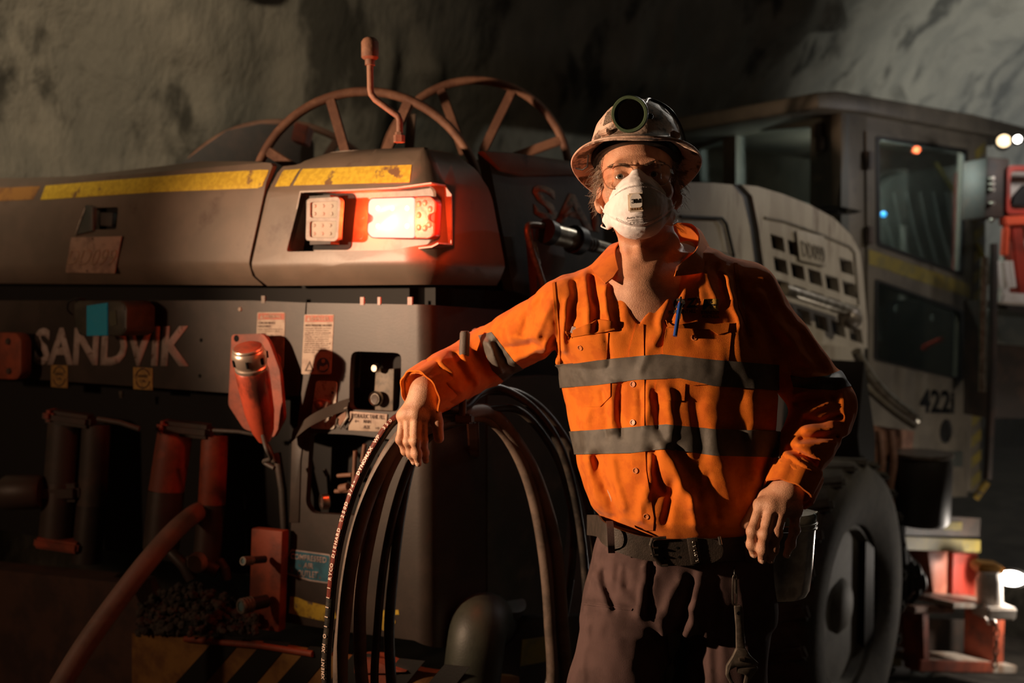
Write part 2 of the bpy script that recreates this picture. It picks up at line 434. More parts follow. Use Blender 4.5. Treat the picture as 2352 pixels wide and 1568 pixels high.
# ================================================================== THE MAN
M_skin = pmat('skin', (.60, .315, .19), .46, col2=(.48, .225, .13), nscale=38, thresh=(.4, .7), bump=.35, bscale=420, col3=(.40, .19, .115), n3=9, t3=(.55, .75))
M_shirt = pmat('orange_drill_cotton', (.70, .168, .010), .85, col2=(.58, .122, .007), nscale=22, bump=.35, bscale=900, col3=(.30, .085, .012), n3=6, t3=(.60, .80), sheen=.1, spec=.2)
M_shirt_dk = pmat('orange_stitching', (.50, .12, .008), .85, bump=.3, bscale=900, spec=.2)
M_tape = pmat('grey_reflective_tape', (.105, .092, .078), .5, col2=(.075, .065, .055), nscale=30, bump=.25, bscale=1200, spec=.4)
M_trous = pmat('dark_plum_work_cotton', (.115, .070, .066), .9, col2=(.082, .050, .047), nscale=9, bump=.3, bscale=800, col3=(.15, .10, .085), n3=14, t3=(.58, .78), spec=.2)
M_leather = pmat('black_leather', (.035, .026, .020), .55, col2=(.05, .036, .028), nscale=40, bump=.25, bscale=300)
M_steel = pmat('worn_steel', (.55, .5, .44), .32, 1., col2=(.3, .26, .22), nscale=40)
M_button = pmat('orange_button', (.62, .22, .07), .35)
M_white = pmat('white_mask_fleece', (.84, .80, .80), .85, col2=(.78, .73, .73), nscale=40, bump=.2, bscale=500)
M_black = pmat('black_rubber', (.012, .011, .010), .5, bump=.1)
M_ink = pmat('black_ink', (.01, .01, .01), .8, spec=.1)
M_greyink = pmat('grey_ink', (.18, .16, .15), .8, spec=.1)
M_hair = pmat('grey_brown_hair', (.16, .105, .07), .5, col2=(.30, .22, .16), nscale=60)
man = None
YM = 2.14
def A3(px, py, Y): return np.array(at(px, py, Y))
HO = A3(1464, 423, 2.105)
RH = (Matrix.Rotation(math.radians(-8), 3, 'Z') @ Matrix.Rotation(math.radians(-5), 3, 'X') @ Matrix.Rotation(math.radians(-3), 3, 'Y'))
RHn = np.array(RH)
def hl(x, y, z): return HO+RHn @ np.array([x, y, z])
def Mhead(x=0, y=0, z=0): return Matrix.Translation(Vector(hl(x, y, z))) @ RH.to_4x4()
# torso silhouette: row, left, right (frame pixels), half depth, depth of the axis
TOR = [(585, 1392, 1640, .075, 2.165), (620, 1370, 1670, .09, 2.16), (660, 1330, 1700, .105, 2.15), (710, 1300, 1735, .12, 2.14), (780, 1287, 1755, .13, 2.135), (840, 1286, 1764, .135, 2.13),
       (900, 1291, 1768, .138, 2.125), (960, 1300, 1764, .142, 2.12), (1020, 1312, 1757, .146, 2.115), (1080, 1326, 1756, .148, 2.11), (1130, 1340, 1752, .147, 2.11),
       (1170, 1356, 1744, .142, 2.11), (1195, 1376, 1736, .135, 2.115), (1215, 1396, 1724, .128, 2.12)]
TYAW = math.radians(-28)
def torso(s, shrink, k=.02):
    z, cx, cy, a, b, yw, ee = [], [], [], [], [], [], []
    for py, l, r, hd, Y in TOR:
        L, R_ = at(l, py, Y), at(r, py, Y); W = (R_.x-L.x)/2
        ty = float(np.interp(py, [640, 740, 860, 1000], [math.radians(-3), math.radians(-5), math.radians(-24), TYAW])); bb = hd; aa = math.sqrt(max(W*W-(bb*math.sin(ty))**2, .001))/math.cos(ty); yw.append(ty); ee.append(float(np.interp(py, [640, 760, 860], [3.2, 3.0, 1.58])))
        z.append(L.z); cx.append((L.x+R_.x)/2); cy.append(Y); a.append(aa-shrink); b.append(bb-shrink)
    s.stack(z, cx, cy, a, b, yw, ee, k)
shL, elL, wrL = A3(1306, 714, 2.145), A3(1112, 822, 2.36), A3(974, 900, 2.20)       # viewer's left = his right arm
shR, elR, wrR = A3(1708, 680, 2.14), A3(1893, 930, 2.085), A3(1812, 1128, 1.97)
nkb, nkt = A3(1498, 640, 2.16), A3(1484, 520, 2.135)
def hand(s, pts, scale=1.):
    """pts: wrist, dict finger -> list of joints; palm blended from knuckles"""
    w0 = pts['wrist']; mcp = [f[0] for f in pts['fingers']]
    for q in mcp: s.cone(w0, q, .0235*scale, .0125*scale, .016)
    for a, b in zip(mcp, mcp[1:]): s.cone(a, b, .0125*scale, .0125*scale, .014)
    for f, r in zip(pts['fingers'], pts['r']):
        rr = [r*1.12, r*1.02, r*.92, r*.74] if len(f) == 4 else [r*1.1, r*.95, r*.74]
        for i in range(len(f)-1): s.cone(f[i], f[i+1], rr[i], rr[i+1], .004)
        for i in range(len(f)-1):
            bump = f[i]+np.array([0, -.0022, .0005]); s.ell(bump, (r*1.03,)*3 if i else (r*1.12,)*3, None, .007)
    t = pts['thumb']; s.cone(w0*.55+t[0]*.45, t[0], .02, .017, .014); s.chain(t, [.0165, .013, .0115, .009][:len(t)], .006)
handL = dict(wrist=A3(975, 898, 2.195), r=[.0088, .0095, .0103, .0096],
    fingers=[[A3(926, 955, 2.190), A3(919, 1010, 2.180), A3(931, 1036, 2.190), A3(943, 1049, 2.197)],
             [A3(938, 950, 2.180), A3(937, 1014, 2.163), A3(944, 1042, 2.172), A3(951, 1061, 2.180)],
             [A3(956, 951, 2.172), A3(954, 1012, 2.150), A3(958, 1043, 2.158), A3(961, 1064, 2.166)],
             [A3(974, 957, 2.180), A3(972, 1012, 2.166), A3(975, 1040, 2.180), A3(978, 1058, 2.192)]],
    thumb=[A3(996, 938, 2.190), A3(1004, 970, 2.180), A3(1008, 1006, 2.176)])
handR = dict(wrist=A3(1806, 1130, 1.960), r=[.0105, .0108, .0104, .0092],
    fingers=[[A3(1748, 1160, 1.945), A3(1728, 1220, 1.920), A3(1727, 1250, 1.928), A3(1731, 1272, 1.938)],
             [A3(1772, 1164, 1.935), A3(1756, 1227, 1.908), A3(1751, 1262, 1.916), A3(1750, 1285, 1.926)],
             [A3(1797, 1168, 1.935), A3(1783, 1226, 1.910), A3(1775, 1262, 1.918), A3(1769, 1285, 1.928)],
             [A3(1826, 1172, 1.945), A3(1825, 1216, 1.928), A3(1815, 1250, 1.934), A3(1806, 1274, 1.944)]],
    thumb=[A3(1762, 1142, 1.970), A3(1735, 1172, 1.980), A3(1714, 1204, 1.980)])
B = SDF(); torso(B, .011)
B.cone(nkb, nkt, .062, .056, .03)
for sh, nn in ((shL, (1440, 640, 2.16)), (shR, (1570, 620, 2.16))): B.cone(A3(*nn), sh, .055, .052, .03)
B.cone(shL, elL, .05, .043, .03); B.cone(elL, wrL, .044, .029, .02); B.cone(shR, elR, .05, .043, .03); B.cone(elR, wrR, .045, .03, .02)
B.cone(A3(1545, 552, 2.115), A3(1478, 650, 2.045), .012, .009, .02); B.cone(A3(1437, 560, 2.105), A3(1458, 650, 2.045), .010, .008, .02)
B.cone(A3(1472, 655, 2.05), A3(1590, 616, 2.09), .010, .010, .02); B.cone(A3(1452, 658, 2.05), A3(1410, 648, 2.08), .008, .006, .02)
B.ell(A3(1478, 668, 2.115), (.075, .07, .06), None, .04); B.ell(A3(1480, 700, 2.095), (.075, .070, .085), None, .03)
B.ell(A3(1470, 592, 2.075), (.014, .016, .017), None, .02)
hand(B, handL); hand(B, handR)
# pelvis and legs down to the boots
hips = [(1415, 1392, 1752, 2.135), (1330, 1382, 1765, 2.135), (1250, 1388, 1755, 2.13), (1190, 1395, 1725, 2.125)]
zz = [at(1500, p[0], p[3]).z for p in hips]; lx = [at(p[1] if p[2] > p[1] else 1400, p[0], p[3]).x for p in hips]; rx = [at(p[2] if p[2] > p[1] else 1700, p[0], p[3]).x for p in hips]
B.stack(zz, [(a+b)/2 for a, b in zip(lx, rx)], [p[3] for p in hips], [(b-a)/2-.022 for a, b in zip(lx, rx)], [.10]*4, 0, 2.4, .03)
hpL, knL, ftL = A3(1446, 1390, 2.13), A3(1388, 1800, 2.10), A3(1362, 2230, 2.16)
hpR, knR, ftR = A3(1655, 1390, 2.14), A3(1632, 1800, 2.13), A3(1640, 2230, 2.18)
for a, b, c in ((hpL, knL, ftL), (hpR, knR, ftR)): B.cone(a, b, .082, .058, .03); B.cone(b, c, .056, .040, .03)
# head, built in the head's own axes
H = SDF()
H.ell((0, .012, .038), (.0765, .097, .084)); H.ell((0, -.028, -.03), (.064, .060, .078), None, .03); H.ell((0, -.032, -.078), (.054, .050, .042), None, .03)
H.ell((0, -.074, -.104), (.022, .018, .018), None, .025); H.ell((0, .03, -.05), (.056, .06, .07), None, .03)
H.cone((-.036, -.083, .021), (.036, -.083, .021), .012, .012, .016)
for sx in (-1, 1):
    H.ell((sx*.049, -.062, -.03), (.022, .020, .019), None, .025)
    H.ell((sx*.034, -.101, .002), (.019, .018, .0135), None, .012, 's')
    H.ell((sx*.0335, -.0785, .0), (.0160, .0145, .0150), None, .006)
    H.cone((sx*.018, -.090, -.012), (sx*.047, -.080, -.017), .0050, .0045, .008)
    H.ell((sx*.0335, -.096, -.0005), (.0122, .0125, .0040), None, .002, 's')
    Re = np.array(Matrix.Rotation(sx*math.radians(28), 3, 'Z') @ Matrix.Rotation(math.radians(-12), 3, 'X'))
    H.ell((sx*.081, .014, -.018), (.0085, .020, .034), Re, .006); H.ell((sx*.087, .006, -.012), (.007, .011, .019), Re, .005, 's')
    H.ell((sx*.079, .004, -.046), (.0065, .009, .011), None, .008)
H.cone((0, -.094, .010), (0, -.118, -.036), .0075, .0125, .012); H.ell((-.012, -.106, -.04), (.009, .011, .009), None, .008); H.ell((.012, -.106, -.04), (.009, .011, .009), None, .008)
for x0 in (-.006, .005): H.cone((x0, -.097, .020), (x0*1.1, -.095, .036), .0016, .0012, .003, 's')
for z0 in (.043, .054): H.cone((-.035, -.086, z0), (.035, -.086, z0+.003), .0014, .0014, .004, 's')
for sx in (-1, 1):
    for k in range(3): H.cone((sx*.050, -.072, .001-.006*k), (sx*.062, -.060, .005-.010*k), .0014, .001, .003, 's')
    H.cone((sx*.020, -.091, -.014), (sx*.046, -.080, -.023), .0016, .0014, .004, 's')
def headfn(P): return H.ev((P-HO) @ RHn)
B.add(headfn, 'u', .03)
me = B.mesh('person', (-.35, 1.7, -.02), (.85, 2.62, 1.95), .0026)
man = obj('person', me, M_skin, None, None)
tag(man, 'man in orange work shirt leaning one arm on the hose rack, other hand on hip', 'person')
EYE = pmat('eye_white', (.62, .55, .50), .25, coat=.5)
IRIS = pmat('grey_iris', (.10, .10, .09), .2, coat=1.); PUP = pmat('pupil', (.005, .005, .005), .15, coat=1.)
for sx in (-1, 1):
    Me = Mhead(sx*.0335, -.0795, 0) @ Matrix.Rotation(PI/2, 4, 'X')
    e = lathe('eyeball', [(.0125*math.sin(a), .0125*math.cos(a)) for a in np.linspace(0, PI, 13)], Me, EYE, man, 20)
    lathe('iris', [(0, .0128), (.0025, .01275), (.0058, .0121), (.0060, .0108)], Me, IRIS, e, 20); lathe('pupil', [(0, .0131), (.0024, .01295), (.0026, .0122)], Me, PUP, e, 14)
# ---- hair: strand tufts that stick out under the hat, brows
def strands(name, roots, mat, parent, rad=.0006):
    bm = bmesh.new()
    for path in roots: tube_bm(bm, catmull(path, 3), [rad*1.2]+[rad]*(3*(len(path)-1)-1)+[rad*.3], 4)
    return obj(name, bm, mat, parent, 60)
rs = random.Random(3); tuft = []
for sx, cnt in ((-1, 480), (1, 360)):
    for i in range(cnt):
        y0 = rs.uniform(-.052, .07); z0 = rs.uniform(.012, .060)-max(y0, 0)*.55; x0 = sx*(.0745-.5*max(0, -y0-.01)+.002)
        ln = rs.uniform(.018, .042); out = rs.uniform(.1, 1)**1.5
        tuft.append([hl(x0, y0, z0), hl(x0+sx*ln*.2*out, y0+ln*.35, z0-ln*.3), hl(x0+sx*ln*.55*out, y0+ln*.7, z0-ln*.6*rs.uniform(.4, 1.2)), hl(x0+sx*ln*.95*out+rs.uniform(-.004, .004), y0+ln*.85, z0-ln*rs.uniform(.5, 1.1))])
for i in range(420):
    a = rs.uniform(-1.2, 1.2); x0, y0 = .07*math.sin(a), .012+.09*math.cos(a)
    z0 = rs.uniform(-.05, .02); ln = rs.uniform(.02, .036)
    tuft.append([hl(x0, y0, z0), hl(x0*1.08, y0*1.06, z0-ln*.4), hl(x0*1.12+rs.uniform(-.005, .005), y0*1.1+.004, z0-ln*.8), hl(x0*1.16+rs.uniform(-.008, .008), y0*1.12+.006, z0-ln)])
strands('hair', tuft, M_hair, man, .00042)
brow = []
for sx in (-1, 1):
    for i in range(130):
        t = rs.random(); x0 = sx*(.014+.038*t); z0 = .0165+.006*math.sin(PI*t*.8)+rs.uniform(-.003, .003); y0 = -.0965+.02*t*t
        brow.append([hl(x0, y0, z0), hl(x0+sx*.004, y0-.0015, z0+.002), hl(x0+sx*.008, y0, z0+.002)])
strands('eyebrows', brow, pmat('brow_hair', (.13, .085, .055), .6), man, .0003)
# finger nails
M_nail = pmat('nail', (.62, .40, .29), .3)
for hd in (handL, handR):
    for f, r in zip(hd['fingers'], hd['r']):
        d = Vector(f[3]-f[2]).normalized(); c = Vector(f[3])+Vector((0, -r*.62, 0))-d*.002
        Mn = frame_from_axis(c, (0, -1, .15), (1, 0, 0)) @ Matrix.Diagonal((r*.58, r*.78, .0022, 1))
        bm = bmesh.new(); bmesh.ops.create_icosphere(bm, subdivisions=2, radius=1, matrix=Mn); obj('fingernail', bm, M_nail, man, 60)
# ---- shirt
def px_of(P):
    q = P-np.array([0, 0, CAMZ]); f = q[:, 1]*CT-q[:, 2]*ST; u = q[:, 1]*ST+q[:, 2]*CT
    return 1176+FPX*q[:, 0]/f, 784-FPX*u/f
FOLDS = [  # x0,y0,x1,y1,width px,amp mm  (pleats and creases seen on the shirt front)
 (1322,650,1312,770,9,-5),(1345,632,1350,752,9,4.5),(1362,640,1372,760,8,-6),(1388,655,1398,740,8,5),(1408,650,1420,755,9,-3),(1300,690,1296,800,8,3.5),
 (1425,690,1445,750,9,1.5),(1392,760,1402,840,8,-3),(1560,640,1538,740,8,-3.5),(1580,640,1566,735,8,3),(1608,610,1598,690,8,-3),(1625,620,1645,700,8,3),
 (1650,615,1668,690,9,-3.5),(1668,625,1700,745,9,4),(1695,650,1722,790,10,-5),(1520,660,1500,740,10,-2),(1500,770,1475,850,10,2),(1535,690,1505,790,9,4),
 (1425,885,1428,1000,7,-5),(1405,880,1404,985,9,4),(1385,900,1395,1000,8,-3),(1345,950,1350,1060,12,3),(1372,1050,1412,1180,12,-6),(1345,1060,1372,1160,14,4),(1402,1060,1430,1170,12,4),
 (1470,900,1475,980,7,-3),(1492,890,1480,975,9,4),(1508,905,1512,985,9,-5),(1532,900,1540,1000,12,5),(1500,1035,1520,1130,12,-7),(1522,1030,1590,1160,16,8),(1552,1030,1610,1120,14,-5),
 (1495,1050,1488,1150,10,5),(1545,1110,1530,1195,12,-6),(1585,1150,1600,1200,12,6),(1480,1110,1470,1190,9,4),(1640,900,1640,1080,22,2),(1690,880,1700,1100,24,-3),(1600,930,1610,1050,18,-4),(1725,920,1730,1100,16,2),(1660,1080,1690,1180,16,3),(1625,1100,1650,1190,12,-4),
 # sleeve on the hip: stacked creases inside the elbow
 (1830,905,1890,893,7,6),(1835,928,1915,918,8,-7),(1845,948,1905,925,8,7),(1845,968,1930,960,7,-7),(1850,985,1915,985,8,7),(1842,1005,1920,1003,7,-7),(1838,1020,1915,1018,8,6),(1815,1030,1870,1060,8,-7),(1810,1048,1880,1085,8,6),(1830,1030,1900,1100,8,-5),(1790,1060,1840,1085,8,5),
 (1720,690,1800,800,14,-5),(1745,680,1850,830,16,5),(1780,690,1890,850,14,-4),(1830,865,1930,870,9,5),(1930,860,1950,1000,12,4),(1880,1100,1930,1040,9,-5),
 # raised sleeve
 (1265,700,1230,770,12,5),(1240,690,1200,760,10,-4),(1285,740,1262,850,12,-6),(1215,790,1160,800,9,-5),(1250,800,1170,835,9,6),(1260,840,1190,850,8,-6),(1280,830,1225,870,9,5),(1140,790,1175,850,8,-7),(1118,790,1150,860,8,6),(1175,770,1260,790,10,4),
 (1080,795,1125,870,8,-6),(1060,810,1100,880,9,5),(1040,815,1070,870,8,-5),(1015,830,1040,860,8,5),(990,845,1010,870,7,-4),(1000,860,1060,900,8,4)]
FA = np.array(FOLDS, float)
def folds_disp(P, FA=FA, noise_amp=.0030, sc_=(24, 24, 7), gain=1.6):
    x, y = px_of(P); out = noise_amp*vnoise(P*np.array(sc_), 3)+noise_amp*.5*vnoise(P*np.array([55., 55, 22]), 5)
    front = np.clip((2.30-P[:, 1])/.06, 0, 1); x2 = x+5*vnoise(P*40, 9); y2 = y+5*vnoise(P*40, 11)
    for x0, y0, x1, y1, wd, am in FA:
        dx, dy = x1-x0, y1-y0; L = dx*dx+dy*dy; t = ((x2-x0)*dx+(y2-y0)*dy)/L; tc = np.clip(t, 0, 1)
        d2 = (x2-x0-tc*dx)**2+(y2-y0-tc*dy)**2
        m = d2 < (3*wd)**2
        if m.any(): out[m] += am*.001*gain*np.exp(-d2[m]/(wd*wd))*front[m]
    return out
def sleeve_fn(a, b, ra, rb, hollow=.05, thick=.003):
    a = np.array(a); b = np.array(b); ba = b-a; L = ba @ ba; ln = math.sqrt(L); dn = ba/ln
    def fn(P):
        q = P-a; t0 = q @ ba/L; t = np.clip(t0, 0, 1.2); d = q-t[:, None]*ba; r = np.sqrt((d*d).sum(1)); R_ = ra+(rb-ra)*t
        o = np.maximum(r-R_, (t0-1)*ln); inn = np.maximum(r-R_+thick+.003, (1-hollow/ln-t0)*ln)
        return np.maximum(o, -inn)
    return fn
S = SDF(); torso(S, 0.)
S.cone(A3(1432, 650, 2.16), shL, .062, .066, .03); S.cone(A3(1585, 640, 2.165), shR, .070, .070, .03)
S.cone(A3(1450, 640, 2.2), A3(1580, 630, 2.2), .07, .07, .03)
S.cone(shL, elL, .070, .066, .03); S.cone(shR, elR, .070, .062, .03)
eL2 = elL+(wrL-elL)*.1; S.cone(elL, elL+(wrL-elL)*.72, .066, .062, .02); S.cone(elR, elR+(wrR-elR)*.70, .062, .056, .02)
S.add(sleeve_fn(elL+(wrL-elL)*.62, wrL+(wrL-elL)*.04, .060, .0535), 'u', .008); S.add(sleeve_fn(elR+(wrR-elR)*.62, wrR, .050, .046), 'u', .008)
# neck opening, V front, open hem
S.cone(nkb+np.array([0, .0, -.05]), nkt, .060, .070, .012, 's')
Vp = [(1405, 560), (1600, 560), (1566, 600), (1467, 748), (1448, 715), (1428, 660)]
def inpoly(x, y, poly):
    c = np.zeros(len(x), bool); j = len(poly)-1
    for i in range(len(poly)):
        xi, yi = poly[i]; xj, yj = poly[j]
        c ^= ((yi > y) != (yj > y)) & (x < (xj-xi)*(y-yi)/((yj-yi) or 1e-9)+xi); j = i
    return c
def vfn(P):
    x, y = px_of(P); best = np.full(len(P), 1e9)
    for i in range(len(Vp)):
        x0, y0 = Vp[i]; x1, y1 = Vp[(i+1) % len(Vp)]; dx, dy = x1-x0, y1-y0; t = np.clip(((x-x0)*dx+(y-y0)*dy)/(dx*dx+dy*dy), 0, 1)
        best = np.minimum(best, np.hypot(x-x0-t*dx, y-y0-t*dy))
    d = np.where(inpoly(x, y, Vp), -best, best)/FPX*2.02
    return np.maximum(d, P[:, 1]-2.13)
S.add(vfn, 's', .004)
S.disp = folds_disp
me_s = S.mesh('shirt', (-.35, 1.7, .88), (.92, 2.62, 1.75), .0034)
relax(me_s, 1, .35)
shirt = obj('shirt', me_s, M_shirt, man, None, label='orange long-sleeved work shirt with grey reflective bands')
def patch(name, src, poly, off, mat, parent, thick=.0012, yclip=2.3, both=False, xlim=None, label=None):
    """piece of cloth lying on the mesh `src`, cut to the outline poly (frame pixels), raised by off"""
    n = len(src.vertices); V = np.empty(n*3); src.vertices.foreach_get('co', V); V = V.reshape(-1, 3)
    N_ = np.empty(n*3); src.vertices.foreach_get('normal', N_); N_ = N_.reshape(-1, 3); x, y = px_of(V)
    xs = [p[0] for p in poly]; ys = [p[1] for p in poly]
    ok = (x > min(xs)-9) & (x < max(xs)+9) & (y > min(ys)-9) & (y < max(ys)+9) & (V[:, 1] < yclip)
    if not both: ok &= ((V-np.array([0, 0, CAMZ]))*N_).sum(1) < 0.05
    bm = bmesh.new(); mp = {}
    nq = len(src.polygons); LV = np.empty(len(src.loops), np.int32); src.loops.foreach_get('vertex_index', LV); Q = LV.reshape(-1, 4)
    for q in Q[ok[Q].all(1)]:
        vs = []
        for i in q:
            i = int(i)
            if i not in mp: mp[i] = bm.verts.new(V[i]+N_[i]*off)
            vs.append(mp[i])
        try: bm.faces.new(vs)
        except ValueError: pass
    m = len(poly)
    for i in range(m):
        a, b = ray(*poly[i]), ray(*poly[(i+1) % m]); nn = a.cross(b).normalized()
        bmesh.ops.bisect_plane(bm, geom=bm.verts[:]+bm.edges[:]+bm.faces[:], dist=1e-6, plane_co=CAMP, plane_no=nn)
    cs = np.array([f.calc_center_median() for f in bm.faces]) if bm.faces else np.zeros((0, 3))
    if len(cs):
        cx, cy = px_of(cs); ins = inpoly(cx, cy, poly); bm.faces.ensure_lookup_table()
        bmesh.ops.delete(bm, geom=[bm.faces[i] for i in np.where(~ins)[0]], context='FACES')
    bm.verts.ensure_lookup_table(); seen = set(); best_c = []
    for f0 in bm.faces:                                   # one piece of cloth: keep the largest island
        if f0 in seen: continue
        isl = []; todo = [f0]; seen.add(f0)
        while todo:
            f = todo.pop(); isl.append(f)
            for e in f.edges:
                for g_ in e.link_faces:
                    if g_ not in seen: seen.add(g_); todo.append(g_)
        if len(isl) > len(best_c): best_c = isl
    bs = set(best_c); dead = [f for f in bm.faces if f not in bs]
    if dead and not both: bmesh.ops.delete(bm, geom=dead, context='FACES')
    if thick:
        bm.normal_update(); bd = [e for e in bm.edges if e.is_boundary]
        r = bmesh.ops.extrude_edge_only(bm, edges=bd); nv = [g for g in r['geom'] if isinstance(g, bmesh.types.BMVert)]
        for v in nv:
            f = [l for l in v.link_faces]; 
        for v in nv:
            for e in v.link_edges:
                o2 = e.other_vert(v)
                if o2 not in nv: v.co = o2.co-o2.normal*(off+thick); break
    bmesh.ops.recalc_face_normals(bm, faces=bm.faces)
    return obj(name, bm, mat, parent, 60, label)
patch('reflective_band', me_s, [(1270, 840), (1330, 834), (1370, 828), (1460, 818), (1520, 813), (1640, 826), (1790, 838), (1790, 896), (1640, 886), (1560, 868), (1460, 872), (1370, 884), (1270, 892)], .0040, M_tape, shirt, yclip=2.6, both=True)
patch('reflective_band', me_s, [(1290, 992), (1380, 986), (1455, 980), (1530, 974), (1640, 985), (1790, 990), (1790, 1050), (1640, 1046), (1530, 1030), (1450, 1040), (1290, 1044)], .0040, M_tape, shirt, yclip=2.6, both=True)
patch('reflective_band', me_s, [(1098, 770), (1128, 762), (1180, 830), (1240, 880), (1190, 905), (1130, 850)], .0012, M_tape, shirt, yclip=2.7, both=True)
patch('reflective_band', me_s, [(1815, 862), (1850, 868), (1900, 862), (1975, 832), (1975, 880), (1920, 895), (1860, 892), (1822, 888)], .0012, M_tape, shirt, yclip=2.7, both=True)
pk = patch('placket', me_s, [(1462, 742), (1478, 745), (1480, 880), (1480, 980), (1484, 1080), (1502, 1190), (1500, 1218), (1478, 1218), (1470, 1150), (1452, 1070), (1445, 980), (1440, 880), (1446, 800)], .0022, M_shirt, shirt, .001)
patch('chest_pocket', me_s, [(1303, 773), (1397, 764), (1394, 820), (1391, 832), (1318, 843)], .0028, M_shirt, shirt, .0015)
patch('chest_pocket', me_s, [(1531, 750), (1660, 752), (1680, 765), (1668, 880), (1590, 885), (1526, 868), (1522, 800)], .0028, M_shirt, shirt, .0015)
patch('pocket_bottom', me_s, [(1320, 884), (1402, 876), (1402, 910), (1378, 934), (1345, 934), (1322, 915)], .0022, M_shirt, shirt, .0012)
patch('pocket_bottom', me_s, [(1508, 872), (1575, 872), (1572, 920), (1530, 920), (1504, 898)], .0022, M_shirt, shirt, .0012)
patch('pocket_flap', me_s, [(1300, 765), (1345, 745), (1360, 742), (1372, 733), (1410, 738), (1412, 757), (1390, 762), (1350, 768), (1310, 775)], .006, M_shirt_dk, shirt, .003)
patch('pocket_flap', me_s, [(1530, 735), (1545, 748), (1600, 738), (1640, 744), (1676, 740), (1672, 762), (1650, 768), (1630, 756), (1590, 754), (1535, 752)], .005, M_shirt_dk, shirt, .003)
patch('yoke_seam', me_s, [(1268, 650), (1274, 646), (1284, 760), (1287, 850), (1281, 850), (1277, 760)], .0022, M_shirt_dk, shirt, .001)
patch('yoke_seam', me_s, [(1686, 603), (1694, 603), (1700, 650), (1706, 700), (1730, 770), (1724, 772), (1698, 705), (1692, 650)], .0022, M_shirt_dk, shirt, .001)
def cuff(el, wr, r0, r1, ln):
    d = Vector(wr-el).normalized(); M = frame_from_axis(Vector(wr)+d*.006, d, (0, -1, 0)); bm = bmesh.new()
    lathe_bm(bm, [(r0-.004, -ln-.002), (r0+.003, -ln), (r0+.0045, -ln*.9), (r1+.005, -.006), (r1+.0045, 0), (r1+.001, .001), (r1-.001, -.012)], M, 48, cap=False)
    for v in bm.verts:
        q = M.inverted() @ v.co; a = math.atan2(q.y, q.x); v.co += (M.to_3x3() @ Vector((math.cos(a), math.sin(a), 0)))*(.0016*math.sin(9*a)+.0012*math.sin(17*a+q.z*90)*(q.z < -.03)+.002*mnoise.noise(q*45))
    obj('cuff', bm, M_shirt, shirt, 60)
cuff(elL, wrL+(wrL-elL)*.04, .0575, .0535, .058); cuff(elR, wrR, .0490, .0465, .060)
def surf_point(me, px, py):
    """point of the cloth mesh hit by the viewing line through a frame pixel"""
    from mathutils.bvhtree import BVHTree
    if me.name not in _bv: _bv[me.name] = BVHTree.FromPolygons([v.co[:] for v in me.vertices], [p.vertices[:] for p in me.polygons])
    h_ = _bv[me.name].ray_cast(CAMP, ray(px, py).normalized())
    return (h_[0], h_[1]) if h_[0] is not None else (at(px, py, 2.0), Vector((0, -1, 0)))
_bv = {}
def button(px, py, r=.0062, nrm=None):
    p, n_ = surf_point(me_s, px, py); n_ = nrm or n_; M = frame_from_axis(p+n_*.0022, n_)
    bm = bmesh.new(); lathe_bm(bm, [(0, .0006), (r*.62, .0006), (r*.72, .0022), (r*.95, .0022), (r, .0010), (r*.9, 0)], M, 20, cap=False)
    b = obj('button', bm, M_button, shirt)
    bm = bmesh.new()
    for a, c in ((1, 1), (1, -1), (-1, 1), (-1, -1)): lathe_bm(bm, [(0, .0012), (.0009, .0011), (.0009, 0)], M @ Matrix.Translation((a*.0016, c*.0016, 0)), 8)
    bm.free()
for q in ((1455, 882), (1455, 970), (1461, 1080), (1485, 1184), (1334, 797), (1594, 776)): button(*q)
for q in ((1018, 914), (1022, 936)): button(*q, .0055)
# embroidered marks above the left pocket
PS = Plane(surf_point(me_s, 1600, 715)[0]+Vector((0, -.008, 0)), (math.cos(math.radians(-8)), math.sin(math.radians(-8)), 0), (0, .12, 1))
def on_shirt(bm, off=.002):
    """drape lettering onto the shirt: move each vertex along its viewing line to the cloth"""
    from mathutils.bvhtree import BVHTree
    global _bvh
    if '_bvh' not in globals(): _bvh = BVHTree.FromPolygons([v.co[:] for v in me_s.vertices], [p.vertices[:] for p in me_s.polygons])
    for v in bm.verts:
        d = (v.co-CAMP).normalized(); hit = _bvh.ray_cast(CAMP, d)
        if hit[0] is not None: v.co = hit[0]+hit[1]*off
    return bm
def stitch(name, s, quad, mat, bold=.02):
    o, a, b = (PS.hit(*q) for q in quad); bm = text_mesh(s, 1, 1, bold, 0)
    for v in bm.verts: v.co = o+(a-o)*(v.co.x+.5)+(b-o)*(v.co.y+.5)
    bmesh.ops.subdivide_edges(bm, edges=[e for e in bm.edges if e.calc_length() > .006], cuts=1)
    return obj(name, on_shirt(bm), mat, shirt, None)
M_thread = pmat('black_thread', (.022, .016, .012), .8, bump=.3, bscale=1500)
M_gold = pmat('yellow_thread', (.50, .30, .05), .8, col2=(.30, .18, .03), nscale=300)
stitch('embroidered_logo', 'O', [(1546, 710), (1573, 708), (1546, 687)], M_thread, .05); stitch('embroidered_logo', 'Z', [(1574, 708), (1598, 706), (1576, 686)], M_thread, .05)
stitch('embroidered_lettering', 'MINERALS', [(1601, 706), (1604, 682), (1594, 705)], M_thread)
stitch('embroidered_lettering', 'PROMINENT HILL', [(1534, 722), (1598, 719), (1534, 713)], M_thread)
stitch('embroidered_lettering', 'BYRNECUT', [(1610, 722), (1652, 723), (1610, 714)], M_thread); stitch('embroidered_lettering', 'AUSTRALIA', [(1612, 730), (1652, 732), (1612, 723)], M_thread)
bp = patch('embroidered_badge', me_s, [(1617, 686), (1651, 686), (1650, 713), (1612, 712)], .002, M_gold, shirt, .001)
